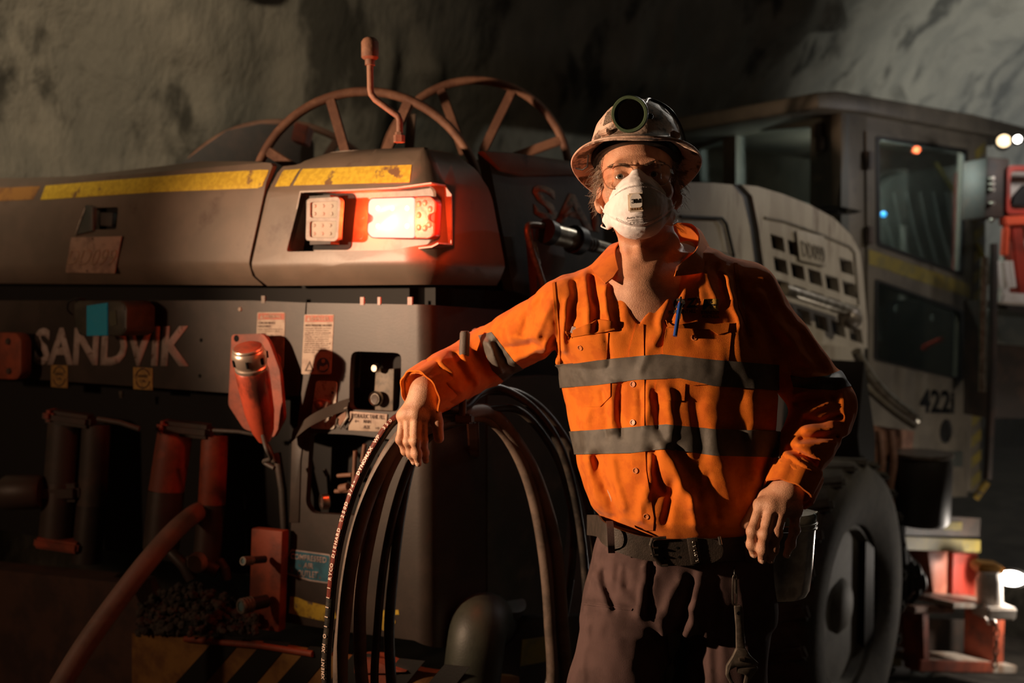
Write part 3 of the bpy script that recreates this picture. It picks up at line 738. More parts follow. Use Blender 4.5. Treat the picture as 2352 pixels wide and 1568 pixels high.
def disc_px(px, py, r): return [(px+r*math.cos(t), py+r*math.sin(t)) for t in np.linspace(0, 2*PI, 10, endpoint=False)]
for q in ((1632, 694), (1632, 700), (1632, 706), (1645, 700), (1638, 700)): patch('badge_spot', me_s, disc_px(*q, 2.2), .0034, M_thread, shirt, 0)
patch('badge_field', me_s, [(1617, 687), (1623, 687), (1630, 700), (1618, 711), (1613, 711)], .003, M_thread, shirt, 0)
# collar wings
def loft(name, rows, mat, parent, thick=.003, seg=6, label=None):
    R_ = [catmull([at(*p) for p in r], seg) for r in rows]; bm = bmesh.new(); G_ = [[bm.verts.new(p) for p in r] for r in R_]
    for a, b in zip(G_, G_[1:]):
        for i in range(len(a)-1): bm.faces.new((a[i], a[i+1], b[i+1], b[i]))
    bmesh.ops.recalc_face_normals(bm, faces=bm.faces)
    bmesh.ops.solidify(bm, geom=bm.faces[:], thickness=thick)
    return obj(name, bm, mat, parent, 60, label)
loft('collar_wing', [[(1545, 512, 2.235), (1470, 540, 2.225), (1428, 553, 2.17), (1412, 575, 2.11), (1420, 618, 2.06)],
                     [(1552, 530, 2.25), (1460, 548, 2.24), (1402, 562, 2.185), (1390, 592, 2.105), (1408, 636, 2.04)],
                     [(1560, 560, 2.265), (1450, 580, 2.25), (1376, 598, 2.185), (1358, 615, 2.11), (1390, 650, 2.032)]], M_shirt, shirt)
loft('collar_wing', [[(1545, 512, 2.235), (1588, 514, 2.20), (1606, 540, 2.15), (1598, 575, 2.075), (1553, 612, 2.03)],
                     [(1552, 530, 2.25), (1600, 522, 2.215), (1622, 556, 2.165), (1612, 592, 2.075), (1553, 622, 2.01)],
                     [(1560, 560, 2.265), (1612, 555, 2.24), (1640, 588, 2.175), (1624, 622, 2.075), (1550, 634, 2.005)]], M_shirt, shirt)
patch('front_facing', me_s, [(1426, 660), (1418, 662), (1436, 718), (1446, 738), (1454, 726), (1446, 712)], .002, M_shirt_dk, shirt, .001)
patch('front_facing', me_s, [(1566, 600), (1580, 612), (1482, 765), (1455, 800), (1448, 778), (1466, 750)], .0045, M_shirt, shirt, .002)
# ---- trousers
T = SDF()
hp = [(1195, 1386, 1752), (1230, 1374, 1768), (1270, 1362, 1770), (1310, 1352, 1771), (1350, 1348, 1772), (1420, 1346, 1768)]
T.stack([at(1500, p[0], 2.13).z for p in hp], [(at(p[1], p[0], 2.13).x+at(p[2], p[0], 2.13).x)/2 for p in hp], [2.13]*6, [(at(p[2], p[0], 2.13).x-at(p[1], p[0], 2.13).x)/2 for p in hp], [.122, .124, .126, .128, .126, .11], 0, 2.5, .02)
T.cone(A3(1440, 1400, 2.125), A3(1412, 1600, 2.10), .094, .099, .03); T.cone(A3(1412, 1600, 2.10), A3(1385, 1820, 2.10), .099, .085, .03); T.cone(A3(1385, 1820, 2.10), A3(1360, 2225, 2.16), .085, .07, .03)
T.cone(A3(1672, 1400, 2.13), A3(1650, 1600, 2.12), .094, .095, .03); T.cone(A3(1650, 1600, 2.12), A3(1632, 1820, 2.12), .095, .083, .03); T.cone(A3(1632, 1820, 2.12), A3(1640, 2225, 2.18), .083, .07, .03)
TF = np.array([(1385,1310,1412,1400,8,-7),(1365,1320,1395,1400,9,6),(1350,1385,1460,1405,9,-5),(1410,1330,1470,1410,12,6),(1437,1300,1442,1345,6,-4),(1480,1300,1470,1400,8,7),(1497,1290,1488,1410,7,-7),(1500,1330,1475,1420,12,4),
 (1565,1330,1520,1420,16,9),(1590,1330,1560,1440,14,-8),(1610,1320,1590,1400,12,8),(1590,1400,1600,1500,14,6),(1585,1440,1540,1520,14,9),(1620,1440,1635,1570,12,8),(1600,1460,1602,1568,14,-9),(1640,1330,1650,1420,12,-5),(1520,1440,1518,1530,10,6),(1545,1440,1570,1500,16,-9),
 (1400,1450,1470,1490,14,-4),(1360,1480,1450,1520,16,4),(1350,1440,1338,1560,8,5),(1655,1420,1665,1568,12,5),(1700,1330,1720,1500,14,4),(1420,1300,1415,1360,8,-4)], float)
T.disp = lambda P: folds_disp(P, TF, .0022, (14, 14, 6), .85)
def crease(P):
    x, y = px_of(P); xs = np.interp(y, [1400, 1470, 1520, 1700, 2300], [1478, 1512, 1532, 1535, 1500]); d = (x-xs)/FPX*2.0
    return np.maximum(np.maximum(np.abs(d)-.002, P[:, 1]-2.045), P[:, 2]-at(1500, 1432, 2.1).z)
T.add(crease, 's', .03)
me_t = T.mesh('trousers', (-.05, 1.8, .05), (.95, 2.45, 1.12), .0042); relax(me_t, 1, .4)
trousers = obj('trousers', me_t, M_trous, man, None)
patch('fly_flap', me_t, [(1466, 1300), (1492, 1296), (1478, 1400), (1474, 1422), (1460, 1400), (1462, 1340)], .0025, M_trous, trousers, .0015)
patch('pocket_seam', me_t, [(1340, 1384), (1344, 1384), (1452, 1398), (1450, 1402), (1340, 1388)], .002, M_trous, trousers, .001)
# boots (below the frame)
for f, sx in ((ftL, 0), (ftR, 0)):
    b = SDF(); g = Vector(f); z0 = 0.
    b.cone((g.x, g.y, .16), (g.x, g.y+.01, .06), .062, .055, .02); b.ell((g.x-.01, g.y-.09, .055), (.05, .12, .055), None, .03); b.ell((g.x, g.y+.02, .05), (.045, .06, .05), None, .02)
    b.half((0, 0, .002), (0, 0, -1)); mb = b.mesh('boot', (g.x-.1, g.y-.3, -.03), (g.x+.1, g.y+.15, .26), .008); obj('boot', mb, M_leather, man, None)
# ---- belt
bl = [(1352, 1205, 2.28), (1376, 1208, 2.14), (1388, 1222, 2.04), (1420, 1240, 1.998), (1480, 1258, 1.978), (1560, 1264, 1.970), (1650, 1262, 1.985), (1730, 1255, 2.03), (1766, 1240, 2.13), (1778, 1230, 2.26)]
def strap(name, path, hw, mat, parent, thick=.004, slope=0, up=(0, 0, 1), seg=6):
    P_ = catmull([at(*p) if not isinstance(p, Vector) else p for p in path], seg); bm = bmesh.new(); rows = []
    up = Vector(up).normalized()
    for p in P_: rows.append([bm.verts.new(p+up*hw*k) for k in (1, .85, -.85, -1)])
    for a, b in zip(rows, rows[1:]):
        for k in range(3): bm.faces.new((a[k], a[k+1], b[k+1], b[k]))
    bmesh.ops.recalc_face_normals(bm, faces=bm.faces); bmesh.ops.solidify(bm, geom=bm.faces[:], thickness=thick)
    return obj(name, bm, mat, parent, 50)
belt = strap('belt', bl, .0235, M_leather, man)
PB = Plane(at(1560, 1264, 1.958), (1, -.02, 0), (0, 0, 1))
slab('belt_tongue', PB, rounded([(1498, 1240), (1612, 1236), (1650, 1240), (1662, 1258), (1660, 1278), (1640, 1292), (1600, 1298), (1508, 1300)], 12), .004, M_leather, belt, .004)
slab('belt_keeper', PB, [(1578, 1236), (1602, 1234), (1611, 1292), (1588, 1297)], .004, M_leather, belt, .0075, bevel=.0008)
bm = bmesh.new()
for a, b in (((1499, 1236), (1530, 1234)), ((1499, 1236), (1494, 1252)), ((1494, 1252), (1500, 1276)), ((1500, 1276), (1518, 1298)), ((1518, 1298), (1534, 1298))):
    tube_bm(bm, [PB.hit(*a, .007), PB.hit(*b, .007)], .0032, 8)
bmesh.ops.recalc_face_normals(bm, faces=bm.faces); obj('buckle', bm, M_steel, belt)
for y0 in (1258, 1274): tube('buckle_prong', [PB.hit(1494, y0, .007), PB.hit(1512, y0, .0085)], .0022, M_steel, belt, 8)
for q in ((1522, 1259), (1556, 1258), (1527, 1281), (1560, 1279)): lathe('belt_hole', [(0, .0003), (.0026, .0003), (.0026, -.001)], PB.mat(*q, .0042), M_ink, belt, 10)
for q in ((1455, 1246), (1477, 1256), (1459, 1262), (1482, 1272)): lathe('belt_hole', [(0, .0003), (.0022, .0003), (.0022, -.001)], Matrix.Translation(at(q[0], q[1], 1.984)) @ Matrix.Rotation(PI/2, 4, 'X'), M_ink, belt, 10)
text_quad('keeper_lettering', 'R.GIARD', PB, [(1606, 1291), (1596, 1241), (1599, 1292)], M_steel, belt, .008, .02, .0006)
tube('belt_rivet', [PB.hit(1652, 1232, .006), PB.hit(1656, 1250, .006)], .0035, M_steel, belt, 10)
for q in ((1400, 1232, 1.995), (1716, 1256, 2.005)):
    strap('belt_loop', [at(q[0], q[1]-36, q[2]+.02), at(q[0]+2, q[1]-20, q[2]-.012), at(q[0]+4, q[1]+20, q[2]-.012), at(q[0]+5, q[1]+38, q[2]+.02)], .007, M_trous, trousers, .002, up=(1, 0, 0))
# ================================================================== things the man wears or carries
M_hat = pmat('dusty_hat_shell', (.70, .52, .42), .6, col2=(.10, .065, .045), nscale=26, thresh=(.46, .60), col3=(.30, .19, .13), n3=60, t3=(.55, .75), bump=.2, bscale=120)
M_hatrim = pmat('hat_brim', (.62, .42, .32), .55, col2=(.40, .24, .17), nscale=30, bump=.15, bscale=200)
M_green = pmat('dark_green_plastic', (.055, .085, .045), .4, bump=.1)
hat = empty('hard_hat', 'dusty white full-brim hard hat smeared with dirt, tipped back on the man', 'hard hat')
HT = Matrix.Translation(Vector(hl(0, .012, .063))) @ Matrix.Rotation(math.radians(-5), 4, 'Z') @ Matrix.Rotation(math.radians(-19), 4, 'X') @ Matrix.Rotation(math.radians(1), 4, 'Y')
hat_prof = [(0, .113), (.025, .111), (.05, .102), (.072, .084), (.088, .058), (.095, .030), (.098, .008), (.102, -.002), (.112, -.008), (.125, -.015), (.1335, -.021), (.1355, -.0245), (.1335, -.026), (.124, -.0205), (.108, -.013), (.096, -.008), (.0935, .006), (.088, .03), (.080, .056), (.066, .078), (.045, .094), (.022, .104), (0, .106)]
bm = bmesh.new(); lathe_bm(bm, hat_prof, Matrix.Identity(4), 72, 1.0, 1.14)
for v in bm.verts:
    a = math.atan2(v.co.y, v.co.x); r = v.co.xy.length
    if r > .104: v.co.z += (r-.104)*(.25*math.cos(2*a)-.10)+.0015*math.sin(5*a)
    v.co += Vector((0, 0, .0015*mnoise.noise(v.co*30)))
for f in bm.faces: pass
bmesh.ops.transform(bm, matrix=HT, verts=bm.verts)
obj('hat_shell', bm, M_hat, hat, 60)
def hatp(ang, z, off=0):
    """point on the crown: ang degrees from the front, to the viewer's right positive"""
    r = np.interp(z, [p[1] for p in hat_prof[7::-1]], [p[0] for p in hat_prof[7::-1]])+off; a = math.radians(ang-90)
    return HT @ Vector((r*math.cos(a), r*1.14*math.sin(a), z))
tube('brim_edge', [HT @ Vector((.1352*math.cos(a), .1352*1.14*math.sin(a), -.0245+(.1352-.104)*(.25*math.cos(2*a)-.10)+.0015*math.sin(5*a))) for a in np.linspace(0, 2*PI, 90, endpoint=False)], .0022, M_hatrim, hat, 8, True)
bm = bmesh.new(); lathe_bm(bm, [(.0905, -.006), (.0895, .004), (.083, .004), (.083, -.02), (.0905, -.02)], Matrix.Identity(4), 48, 1, 1.14); bmesh.ops.transform(bm, matrix=HT, verts=bm.verts); obj('sweat_band', bm, M_black, hat)
# lugs on the brim
for a in (-38, 44):
    c = hatp(a, .002, .008); d = (c-hatp(a, .002, 0)).normalized(); up = HT.to_3x3() @ Vector((0, 0, 1))
    box('accessory_lug', frame_from_axis(c, up, d.cross(up)), (.020, .012, .012), M_hatrim, hat, .002)
# textured reflective sticker on the crown
M_stick = pmat('textured_sticker', (.42, .33, .26), .6, bump=1., bscale=260)
bm = bmesh.new(); g = [[bm.verts.new(hatp(a, z, .0012)) for a in (-48, -42, -36, -30)] for z in (.030, .042, .054, .068)]
for i in range(3):
    for k in range(3): bm.faces.new((g[i][k], g[i][k+1], g[i+1][k+1], g[i+1][k]))
bmesh.ops.solidify(bm, geom=bm.faces[:], thickness=.001); obj('reflective_sticker', bm, M_stick, hat, 60)
bm = bmesh.new()
for i in range(7):
    for k in range(7):
        p = hatp(-47+2.6*k+(i % 2)*1.3, .032+.0055*i, .0016); bmesh.ops.create_icosphere(bm, subdivisions=1, radius=.0013, matrix=Matrix.Translation(p))
obj('sticker_bead', bm, M_stick, hat, 60)
# cap lamp
lc = at(1446, 262, 1.965); lf = at(1452, 268, 2.02)
ld = (CAMP+Vector((-.25, 0, 0))-lc).normalized(); ML = frame_from_axis(lc, ld, (1, 0, 0))
lamp = obj('cap_lamp', (lambda b: (lathe_bm(b, [(0, -.045), (.020, -.045), (.026, -.030), (.031, -.012), (.0345, -.004), (.0345, .000), (.030, .0005)], ML, 40), b)[1])(bmesh.new()), M_black, hat)
lathe('lamp_bezel', [(.0285, -.004), (.0285, .0005), (.0300, .0035), (.0345, .0035), (.0362, .0005), (.0362, -.008), (.034, -.010)], ML, M_green, lamp, 48)
lathe('lamp_reflector', [(.0285, .000), (.022, -.004), (.014, -.010), (.012, -.012), (.010, -.010), (0, -.010)], ML, pmat('dark_reflector', (.38, .26, .19), .3, 0), lamp, 40)
lathe('lamp_ring', [(.0105, -.008), (.0125, -.007), (.0135, -.009), (.012, -.011)], ML, M_steel, lamp, 32)
M_lens = None
def clear_mat(name, tint=(1, 1, 1), gloss=.12, rough=.02):
    m = bpy.data.materials.new(name); m.use_nodes = True; nt = m.node_tree; N = nt.nodes; L = nt.links
    for n in list(N): N.remove(n)
    out = N.new('ShaderNodeOutputMaterial'); tr = N.new('ShaderNodeBsdfTransparent'); tr.inputs[0].default_value = (*tint, 1)
    gl = N.new('ShaderNodeBsdfGlossy'); gl.inputs['Roughness'].default_value = rough; mx = N.new('ShaderNodeMixShader')
    lw = N.new('ShaderNodeLayerWeight'); lw.inputs[0].default_value = .35
    mp = N.new('ShaderNodeMapRange'); mp.inputs['To Min'].default_value = gloss*.4; mp.inputs['To Max'].default_value = min(gloss*3.5, 1)
    L.new(lw.outputs['Fresnel'], mp.inputs['Value']); L.new(mp.outputs['Result'], mx.inputs[0]); L.new(tr.outputs[0], mx.inputs[1]); L.new(gl.outputs[0], mx.inputs[2]); L.new(mx.outputs[0], out.inputs[0])
    return m
M_clear = clear_mat('clear_polycarbonate', (.97, .94, .91), .10); M_glass = clear_mat('cab_glass', (.72, .78, .76), .16, .03); M_smoke = clear_mat('smoky_lens', (.62, .58, .5), .12)
lathe('lamp_lens', [(0, .0022), (.015, .002), (.0286, .0006)], ML, M_smoke, lamp, 40)
tube('lamp_bracket', [lc-ld*.03, lc-ld*.05+Vector((.01, 0, -.006)), hatp(2, .055, -.004)], .009, M_black, lamp, 10)
box('lamp_hinge', frame_from_axis(lc+Vector((.042, .012, -.002)), ld), (.012, .010, .012), M_black, lamp, .002)
tube('lamp_cable', catmull([lc-ld*.03+Vector((.012, 0, .02)), lc+Vector((.035, .035, .028)), hatp(25, .100, .006), hatp(55, .085, .006), hatp(72, .060, .005), hatp(84, .030, .006), hatp(95, .004, .006)], 6), .0032, M_black, lamp, 8)
# dark wire clip at the left of the brim
q = [at(1322, 386, 2.105), at(1338, 390, 2.10), at(1349, 383, 2.09), at(1351, 356, 2.08)]
tube('brim_clip', q, .0016, M_black, hat, 6)
# ---- safety glasses
gl = empty('safety_glasses', 'clear wrap-around safety glasses on the face above the white mask', 'glasses')
def gp(x, z): return hl(x, -.108+1.0*x*x*9.0*.55+abs(x)*.02, z)
for sx in (-1, 1):
    out = [(.006, .006), (.014, .0165), (.035, .0205), (.058, .0185), (.0675, .012), (.068, .000), (.060, -.0185), (.045, -.0265), (.028, -.0245), (.014, -.010)]
    pts = catmull([(sx*a, b, 0) for a, b in out], 4, True); bm = bmesh.new(); cen = Vector((sx*.036, -.003, 0)); rings = []
    for k in (1, .7, .4): rings.append([bm.verts.new(gp(*(cen+(p-cen)*k).xy)) for p in pts])
    c0 = bm.verts.new(gp(*cen.xy)); n = len(pts)
    for A_, B_ in zip(rings, rings[1:]):
        for i in range(n): bm.faces.new((A_[i], A_[(i+1) % n], B_[(i+1) % n], B_[i]))
    for i in range(n): bm.faces.new((rings[-1][i], rings[-1][(i+1) % n], c0))
    bmesh.ops.recalc_face_normals(bm, faces=bm.faces); le = obj('lens', bm, M_clear, gl, 60)
    tube('lens_rim', [gp(p.x, p.y) for p in pts], .0011, clear_mat('clear_rim'+('' if sx < 0 else '_two'), (1, .88, .78), .5, .08), le, 8, True)
    strap('temple_arm', [Vector(gp(sx*.068, .008)), Vector(hl(sx*.077, -.05, .008)), Vector(hl(sx*.0805, -.01, .008)), Vector(hl(sx*.080, .02, .002))], .0045, M_clear if sx > 0 else M_clear, gl, .0015, seg=4)
tube('nose_bridge', [gp(-.007, .012), hl(0, -.109, .014), gp(.007, .012)], .0016, M_clear, gl, 8)
# ---- respirator mask
mk = SDF()
mk.ell((0, -.070, -.062), (.058, .068, .056), None, .02)
mk.ell((0, -.092, -.060), (.040, .056, .044), None, .02)
mk.cone((0, -.100, -.002), (0, -.116, -.036), .0135, .030, .016)
mk.cone((-.020, -.092, -.020), (-.052, -.060, -.052), .012, .012, .02); mk.cone((.020, -.092, -.020), (.052, -.060, -.052), .012, .012, .02)
for sx in (-1, 1):
    mk.cone((sx*.050, -.055, -.050), (sx*.0715, -.022, -.058), .011, .003, .014); mk.cone((sx*.050, -.055, -.080), (sx*.066, -.022, -.094), .014, .003, .014); mk.cone((sx*.052, -.05, -.066), (sx*.068, -.03, -.076), .015, .008, .014)
mk.ell((0, -.070, -.098), (.044, .044, .026), None, .02)
def seam_z(x): return -.0335-.0*x-6.5*x*x
def mdisp(P):
    out = np.zeros(len(P)); X = P[:, 0]
    zu = -.030-4.2*X*X; out -= .0022*np.exp(-((P[:, 2]-zu)/.0018)**2); out += .0016*np.exp(-((P[:, 2]-zu+.0035)/.002)**2)
    zl = -.109+9.*X*X; out -= .0020*np.exp(-((P[:, 2]-zl)/.0018)**2); out += .0014*np.exp(-((P[:, 2]-zl-.0035)/.002)**2)
    return out+.0006*vnoise(P*140, 2)
mk.disp = mdisp
MK = SDF(); MK.add(lambda P: mk.ev((P-HO) @ RHn), 'u', .001)
hc = HO+RHn @ np.array([0, -.08, -.06]); me_k = MK.mesh('respirator_mask', hc-.12, hc+.12, .0022)
mask = empty('respirator_mask', 'white fold-flat respirator mask with square valve covering nose and mouth', 'mask')
body_k = obj('mask_body', me_k, M_white, mask, None)
# stitched edges
from mathutils.bvhtree import BVHTree
kb = BVHTree.FromPolygons([v.co[:] for v in me_k.vertices], [p.vertices[:] for p in me_k.polygons])
def mface(x, z, off=.0008):
    o = Vector(hl(x, -.30, z)); d = Vector(RHn @ np.array([0, 1, 0])); h_ = kb.ray_cast(o, d)
    return (h_[0]+h_[1]*off, h_[1]) if h_[0] is not None else (Vector(hl(x, -.1, z)), -d)
bm = bmesh.new()
for sgn in (0, 1):
    for x in np.arange(-.044, .0445, .0021):
        z = -.030-4.2*x*x-.003 if sgn == 0 else -.109+9.*x*x+.0035
        a, _ = mface(x, z-.0016); b, _ = mface(x+.0006, z+.0016); tube_bm(bm, [a, b], .00055, 5)
bmesh.ops.recalc_face_normals(bm, faces=bm.faces); st_ = obj('stitched_seam', bm, M_white, mask, 60); st_['kind'] = 'stuff'
vx, vz = -.0035, -.066
p0, n0 = mface(vx, vz, 0); nf = Vector(RHn @ np.array([0, -1, .06])).normalized(); MV = frame_from_axis(p0+nf*.003, nf, Vector(RHn @ np.array([1, 0, 0])))
M_valve = pmat('cream_valve_plastic', (.72, .62, .50), .4); M_valve2 = pmat('white_valve_cap', (.80, .76, .72), .4)
valve = box('exhalation_valve', MV, (.031, .037, .008), M_valve, mask, .0025)
bm = bmesh.new(); pts = rounded([(-.0115, -.013), (.0115, -.013), (.0115, .006), (.006, .015), (-.006, .015), (-.0115, .006)], .006); poly_mesh(bm, [MV @ Vector((a, b+.001, .0072)) for a, b in pts], [], (MV.to_3x3() @ Vector((0, 0, 1)))*-.005); obj('valve_cap', bm, M_valve2, valve, 40)
for x in (-.010, -.005, 0, .005, .010): box('valve_slot', MV @ Matrix.Translation((x, -.0135, .0045)), (.0028, .005, .002), pmat('valve_slot', (.30, .17, .08), .6) if x == -.010 else bpy.data.materials['valve_slot'], valve, 0)
text('valve_lettering', '3', MV @ Matrix.Translation((-.0052, .001, .0074)), M_ink, valve, .0072, .0085, .03, .0003)
bm = bmesh.new(); poly_mesh(bm, [MV @ Matrix.Translation((-.0012, .001, .0074)) @ Vector((a*.0108, (b-.5)*.0085, 0)) for a, b in ((0, 0), (.24, 0), (.24, .62), (.40, 0), (.60, 0), (.76, .62), (.76, 0), (1, 0), (1, 1), (.68, 1), (.5, .38), (.32, 1), (0, 1))], [], (MV.to_3x3() @ Vector((0, 0, 1)))*.0003); obj('valve_lettering', bm, M_ink, valve, None)
def mask_text(s, x0, x1, z0, h_, bold=.01, mat=None):
    bm = text_mesh(s, x1-x0, h_, bold, 0); bmesh.ops.subdivide_edges(bm, edges=[e for e in bm.edges if e.calc_length() > .004], cuts=1)
    for v in bm.verts: v.co = mface((x0+x1)/2+v.co.x, z0+v.co.y, .0006)[0]
    obj('printed_lettering', bm, mat or M_greyink, body_k, None)
mask_text('Aura 9322+', -.024, .014, -.0915, .0042); mask_text('EN149:2001+A1:2009', -.022, .016, -.0965, .0022); mask_text('CE2797', -.018, .012, -.1015, .0055)
for sx in (-1, 1):
    for za, zb in ((-.060, -.02), (-.094, -.075)):
        tube('head_strap', catmull([hl(sx*.068, -.025, za), hl(sx*.079, .0, (za+zb)/2), hl(sx*.080, .04, zb)], 4), .0016, M_white, mask, 6)
# ---- pen in the pocket
pen = empty('blue_pen', 'blue ballpoint pen clipped in the chest pocket by the logo', 'pen')
pa, _ = surf_point(me_s, 1560, 690); pb, _ = surf_point(me_s, 1551, 750); fw = Vector((0, -.014, 0)); pa += fw; pb += fw
M_blue = pmat('blue_plastic', (.02, .07, .30), .35)
ax = (pb-pa).normalized(); tube('pen_barrel', [pa+ax*.004, pa+ax*.008, pb+ax*.02], [.003, .0042, .0042], M_blue, pen, 12)
tube('pen_button', [pa-ax*.008, pa+ax*.004], .0022, M_black, pen, 10); bar('pen_clip', pa+Vector((.004, -.004, -.004)), pa+ax*.04+Vector((.003, -.006, 0)), .0025, .0012, M_black, pen, .0003)
fo = empty('folded_paper', 'small folded paper sticking out of the pocket at his right breast', 'paper')
pp, _ = surf_point(me_s, 1318, 760); box('paper_sheet', Matrix.Translation(pp+Vector((0, -.004, .002))) @ Matrix.Rotation(.3, 4, 'Y'), (.012, .003, .014), M_white, fo, .0005)
# ---- adjustable wrench on a clip
wr = empty('adjustable_wrench', 'dark adjustable wrench hanging from a steel clip on the belt', 'wrench')
M_dsteel = pmat('dark_steel', (.17, .145, .12), .45, .6, col2=(.27, .23, .19), nscale=60)
PW = Plane(at(1700, 1420, 1.955), (1, .05, 0), (0, 0, 1))
ck = obj('carabiner', (lambda b: (tube_bm(b, catmull([PW.hit(1685, 1322), PW.hit(1691, 1324), PW.hit(1692, 1352), PW.hit(1691, 1384), PW.hit(1686, 1388), PW.hit(1683, 1380), PW.hit(1683, 1340)], 5, True), .0018, 8, True), b)[1])(bmesh.new()), M_steel, wr)
tube('carabiner_gate', [PW.hit(1689, 1330, .001), PW.hit(1689, 1362, .001)], .0022, M_steel, ck, 8)
tube('clip_cord', catmull([at(1688, 1300, 1.985), PW.hit(1687, 1312), PW.hit(1687, 1326)], 4), .0016, M_black, wr, 6)
slab('handle', PW, rounded([(1687, 1392), (1703, 1390), (1708, 1400), (1709, 1440), (1714, 1496), (1692, 1496), (1691, 1440)], 4), .007, M_dsteel, wr, .0035, bevel=.0015)
lathe('handle_hole', [(0, .0004), (.004, .0004), (.004, -.002)], PW.mat(1697, 1408, .0036), M_ink, wr, 12)
slab('wrench_head', PW, rounded([(1692, 1490), (1714, 1490), (1724, 1506), (1744, 1524), (1736, 1532), (1690, 1532), (1676, 1540), (1682, 1562), (1696, 1580), (1686, 1585), (1668, 1552), (1670, 1530), (1684, 1508)], 4), .010, M_dsteel, wr, .005, bevel=.0015)
tube('worm_screw', [PW.hit(1698, 1514, .006), PW.hit(1710, 1513, .006)], [.0035, .0035], M_steel, wr, 10)
slab('movable_jaw', PW, rounded([(1694, 1534), (1738, 1529), (1742, 1536), (1724, 1560), (1714, 1580), (1706, 1578), (1712, 1550), (1694, 1546)], 3), .008, M_dsteel, wr, .004, bevel=.0012)
# ---- self-rescuer canister on the hip
cn = empty('self_rescuer', 'polished steel self-rescuer canister hung on the belt behind his hand', 'canister')
M_chrome = pmat('polished_steel', (.62, .60, .56), .18, 1., col2=(.45, .42, .38), nscale=30)
Mc = frame_from_axis(at(1808, 1245, 2.125), Vector((.06, -.02, 1)).normalized(), (1, .6, 0))
bm = bmesh.new(); prof = [(0, -.125), (.030, -.125), (.046, -.118), (.052, -.105), (.054, -.05), (.054, .045), (.054, .06), (.050, .066), (0, .068)]; lathe_bm(bm, prof, Mc, 40, 1.35, .75); obj('canister_body', bm, M_chrome, cn)
bm = bmesh.new()
for z in (.030, .040): lathe_bm(bm, [(.0545, z), (.057, z+.0015), (.057, z+.005), (.0545, z+.0065)], Mc, 40, 1.35, .75, cap=False)
obj('canister_band', bm, M_chrome, cn)
lt = box('latch', Mc @ Matrix.Translation((.068, -.006, .028)) @ Matrix.Rotation(.15, 4, 'Y'), (.006, .018, .075), M_chrome, cn, .0015)
for dy in (-.0055, 0, .0055): box('latch_rib', Mc @ Matrix.Translation((.0715, -.006+dy, .032)) @ Matrix.Rotation(.15, 4, 'Y'), (.004, .0025, .06), M_chrome, lt, .0008)
strap('canister_strap', [at(1770, 1232, 2.02), at(1790, 1240, 2.0), at(1815, 1240, 2.03)], .016, M_leather, cn, .004)
# ================================================================== THE DRILL RIG
dust = (.30, .235, .19)
M_paint = pmat('dusty_grey_paint', (.150, .110, .082), .42, col2=(.185, .130, .096), nscale=7, thresh=(.35, .65), bump=.05, bscale=120, col3=(.085, .046, .034), n3=4.5, t3=(.60, .72), spec=.5)
M_panel = pmat('scuffed_panel_paint', (.037, .027, .021), .5, col2=(.058, .040, .031), nscale=5, thresh=(.40, .62), bump=.06, bscale=150, col3=(.05, .026, .020), n3=11, t3=(.60, .74))
M_dkgreen = pmat('dark_green_grey_paint', (.055, .06, .052), .5, col2=(.085, .085, .07), nscale=4, bump=.15, bscale=90, col3=(.13, .115, .09), n3=9, t3=(.56, .75))
M_bonnet = pmat('pale_bonnet_paint', (.40, .36, .30), .55, col2=(.30, .26, .21), nscale=6, bump=.1, bscale=90, col3=(.20, .16, .125), n3=16, t3=(.56, .72), stretch=(1, 1, .25))
M_cab = pmat('cab_paint', (.150, .127, .095), .55, col2=(.11, .094, .072), nscale=5, bump=.1, bscale=90, col3=(.05, .043, .034), n3=11, t3=(.6, .75))
M_dark = pmat('black_inside_shade', (.012, .010, .009), .8)  # near-black colour puts the shade of gaps and openings into the paint
M_frame = pmat('dark_machine_steel', (.045, .036, .030), .6, col2=(.075, .05, .038), nscale=8, bump=.2, bscale=100)
M_rust = pmat('rusty_tube', (.26, .125, .075), .65, col2=(.17, .075, .045), nscale=14, bump=.25, bscale=150)
M_orange = pmat('red_oxide_paint', (.36, .070, .030), .6, col2=(.18, .045, .025), nscale=9, bump=.2, bscale=120)
M_red = pmat('red_paint', (.45, .045, .025), .5, col2=(.25, .035, .02), nscale=7, bump=.1)
M_yel = pmat('yellow_reflective_strip', (.74, .50, .05), .5, col2=(.60, .38, .04), nscale=60, thresh=(.4, .6), col3=(.22, .12, .06), n3=14, t3=(.60, .68), spec=.3)
M_yelworn = pmat('worn_yellow_paint', (.62, .42, .035), .6, col2=(.42, .27, .025), nscale=30, bump=.4, bscale=200, col3=(.14, .10, .06), n3=26, t3=(.56, .64))
M_faded = pmat('faded_yellow_stripe', (.26, .20, .04), .6, col2=(.18, .15, .05), nscale=12)
M_sticker = pmat('dusty_label', (.44, .33, .25), .6, col2=(.34, .24, .18), nscale=40, bump=.1)
M_labelred = pmat('faded_label_red', (.42, .10, .055), .6, col2=(.34, .13, .08), nscale=50)
M_labelink = pmat('label_ink', (.10, .065, .05), .8)
M_letter = pmat('worn_white_lettering', (.52, .40, .36), .6, col2=(.42, .31, .27), nscale=30, col3=(.17, .09, .07), n3=34, t3=(.60, .68))
M_letterdk = pmat('worn_faint_lettering', (.34, .23, .17), .7, col2=(.10, .085, .07), nscale=14, thresh=(.48, .62))
M_glasslens = pmat('lamp_lens_prism', (.55, .46, .38), .15, bump=.5, bscale=500, spec=.8)
M_blueplate = pmat('blue_label', (.045, .17, .23), .5, col2=(.03, .10, .14), nscale=30, col3=(.15, .09, .07), n3=34, t3=(.6, .68))
rig = empty('drill_rig', 'large dusty mining drill rig parked along the rock wall behind the man', 'drill rig')
KC = Vector((-.215, 2.569, 0))                                    # rear right-hand corner of the rig
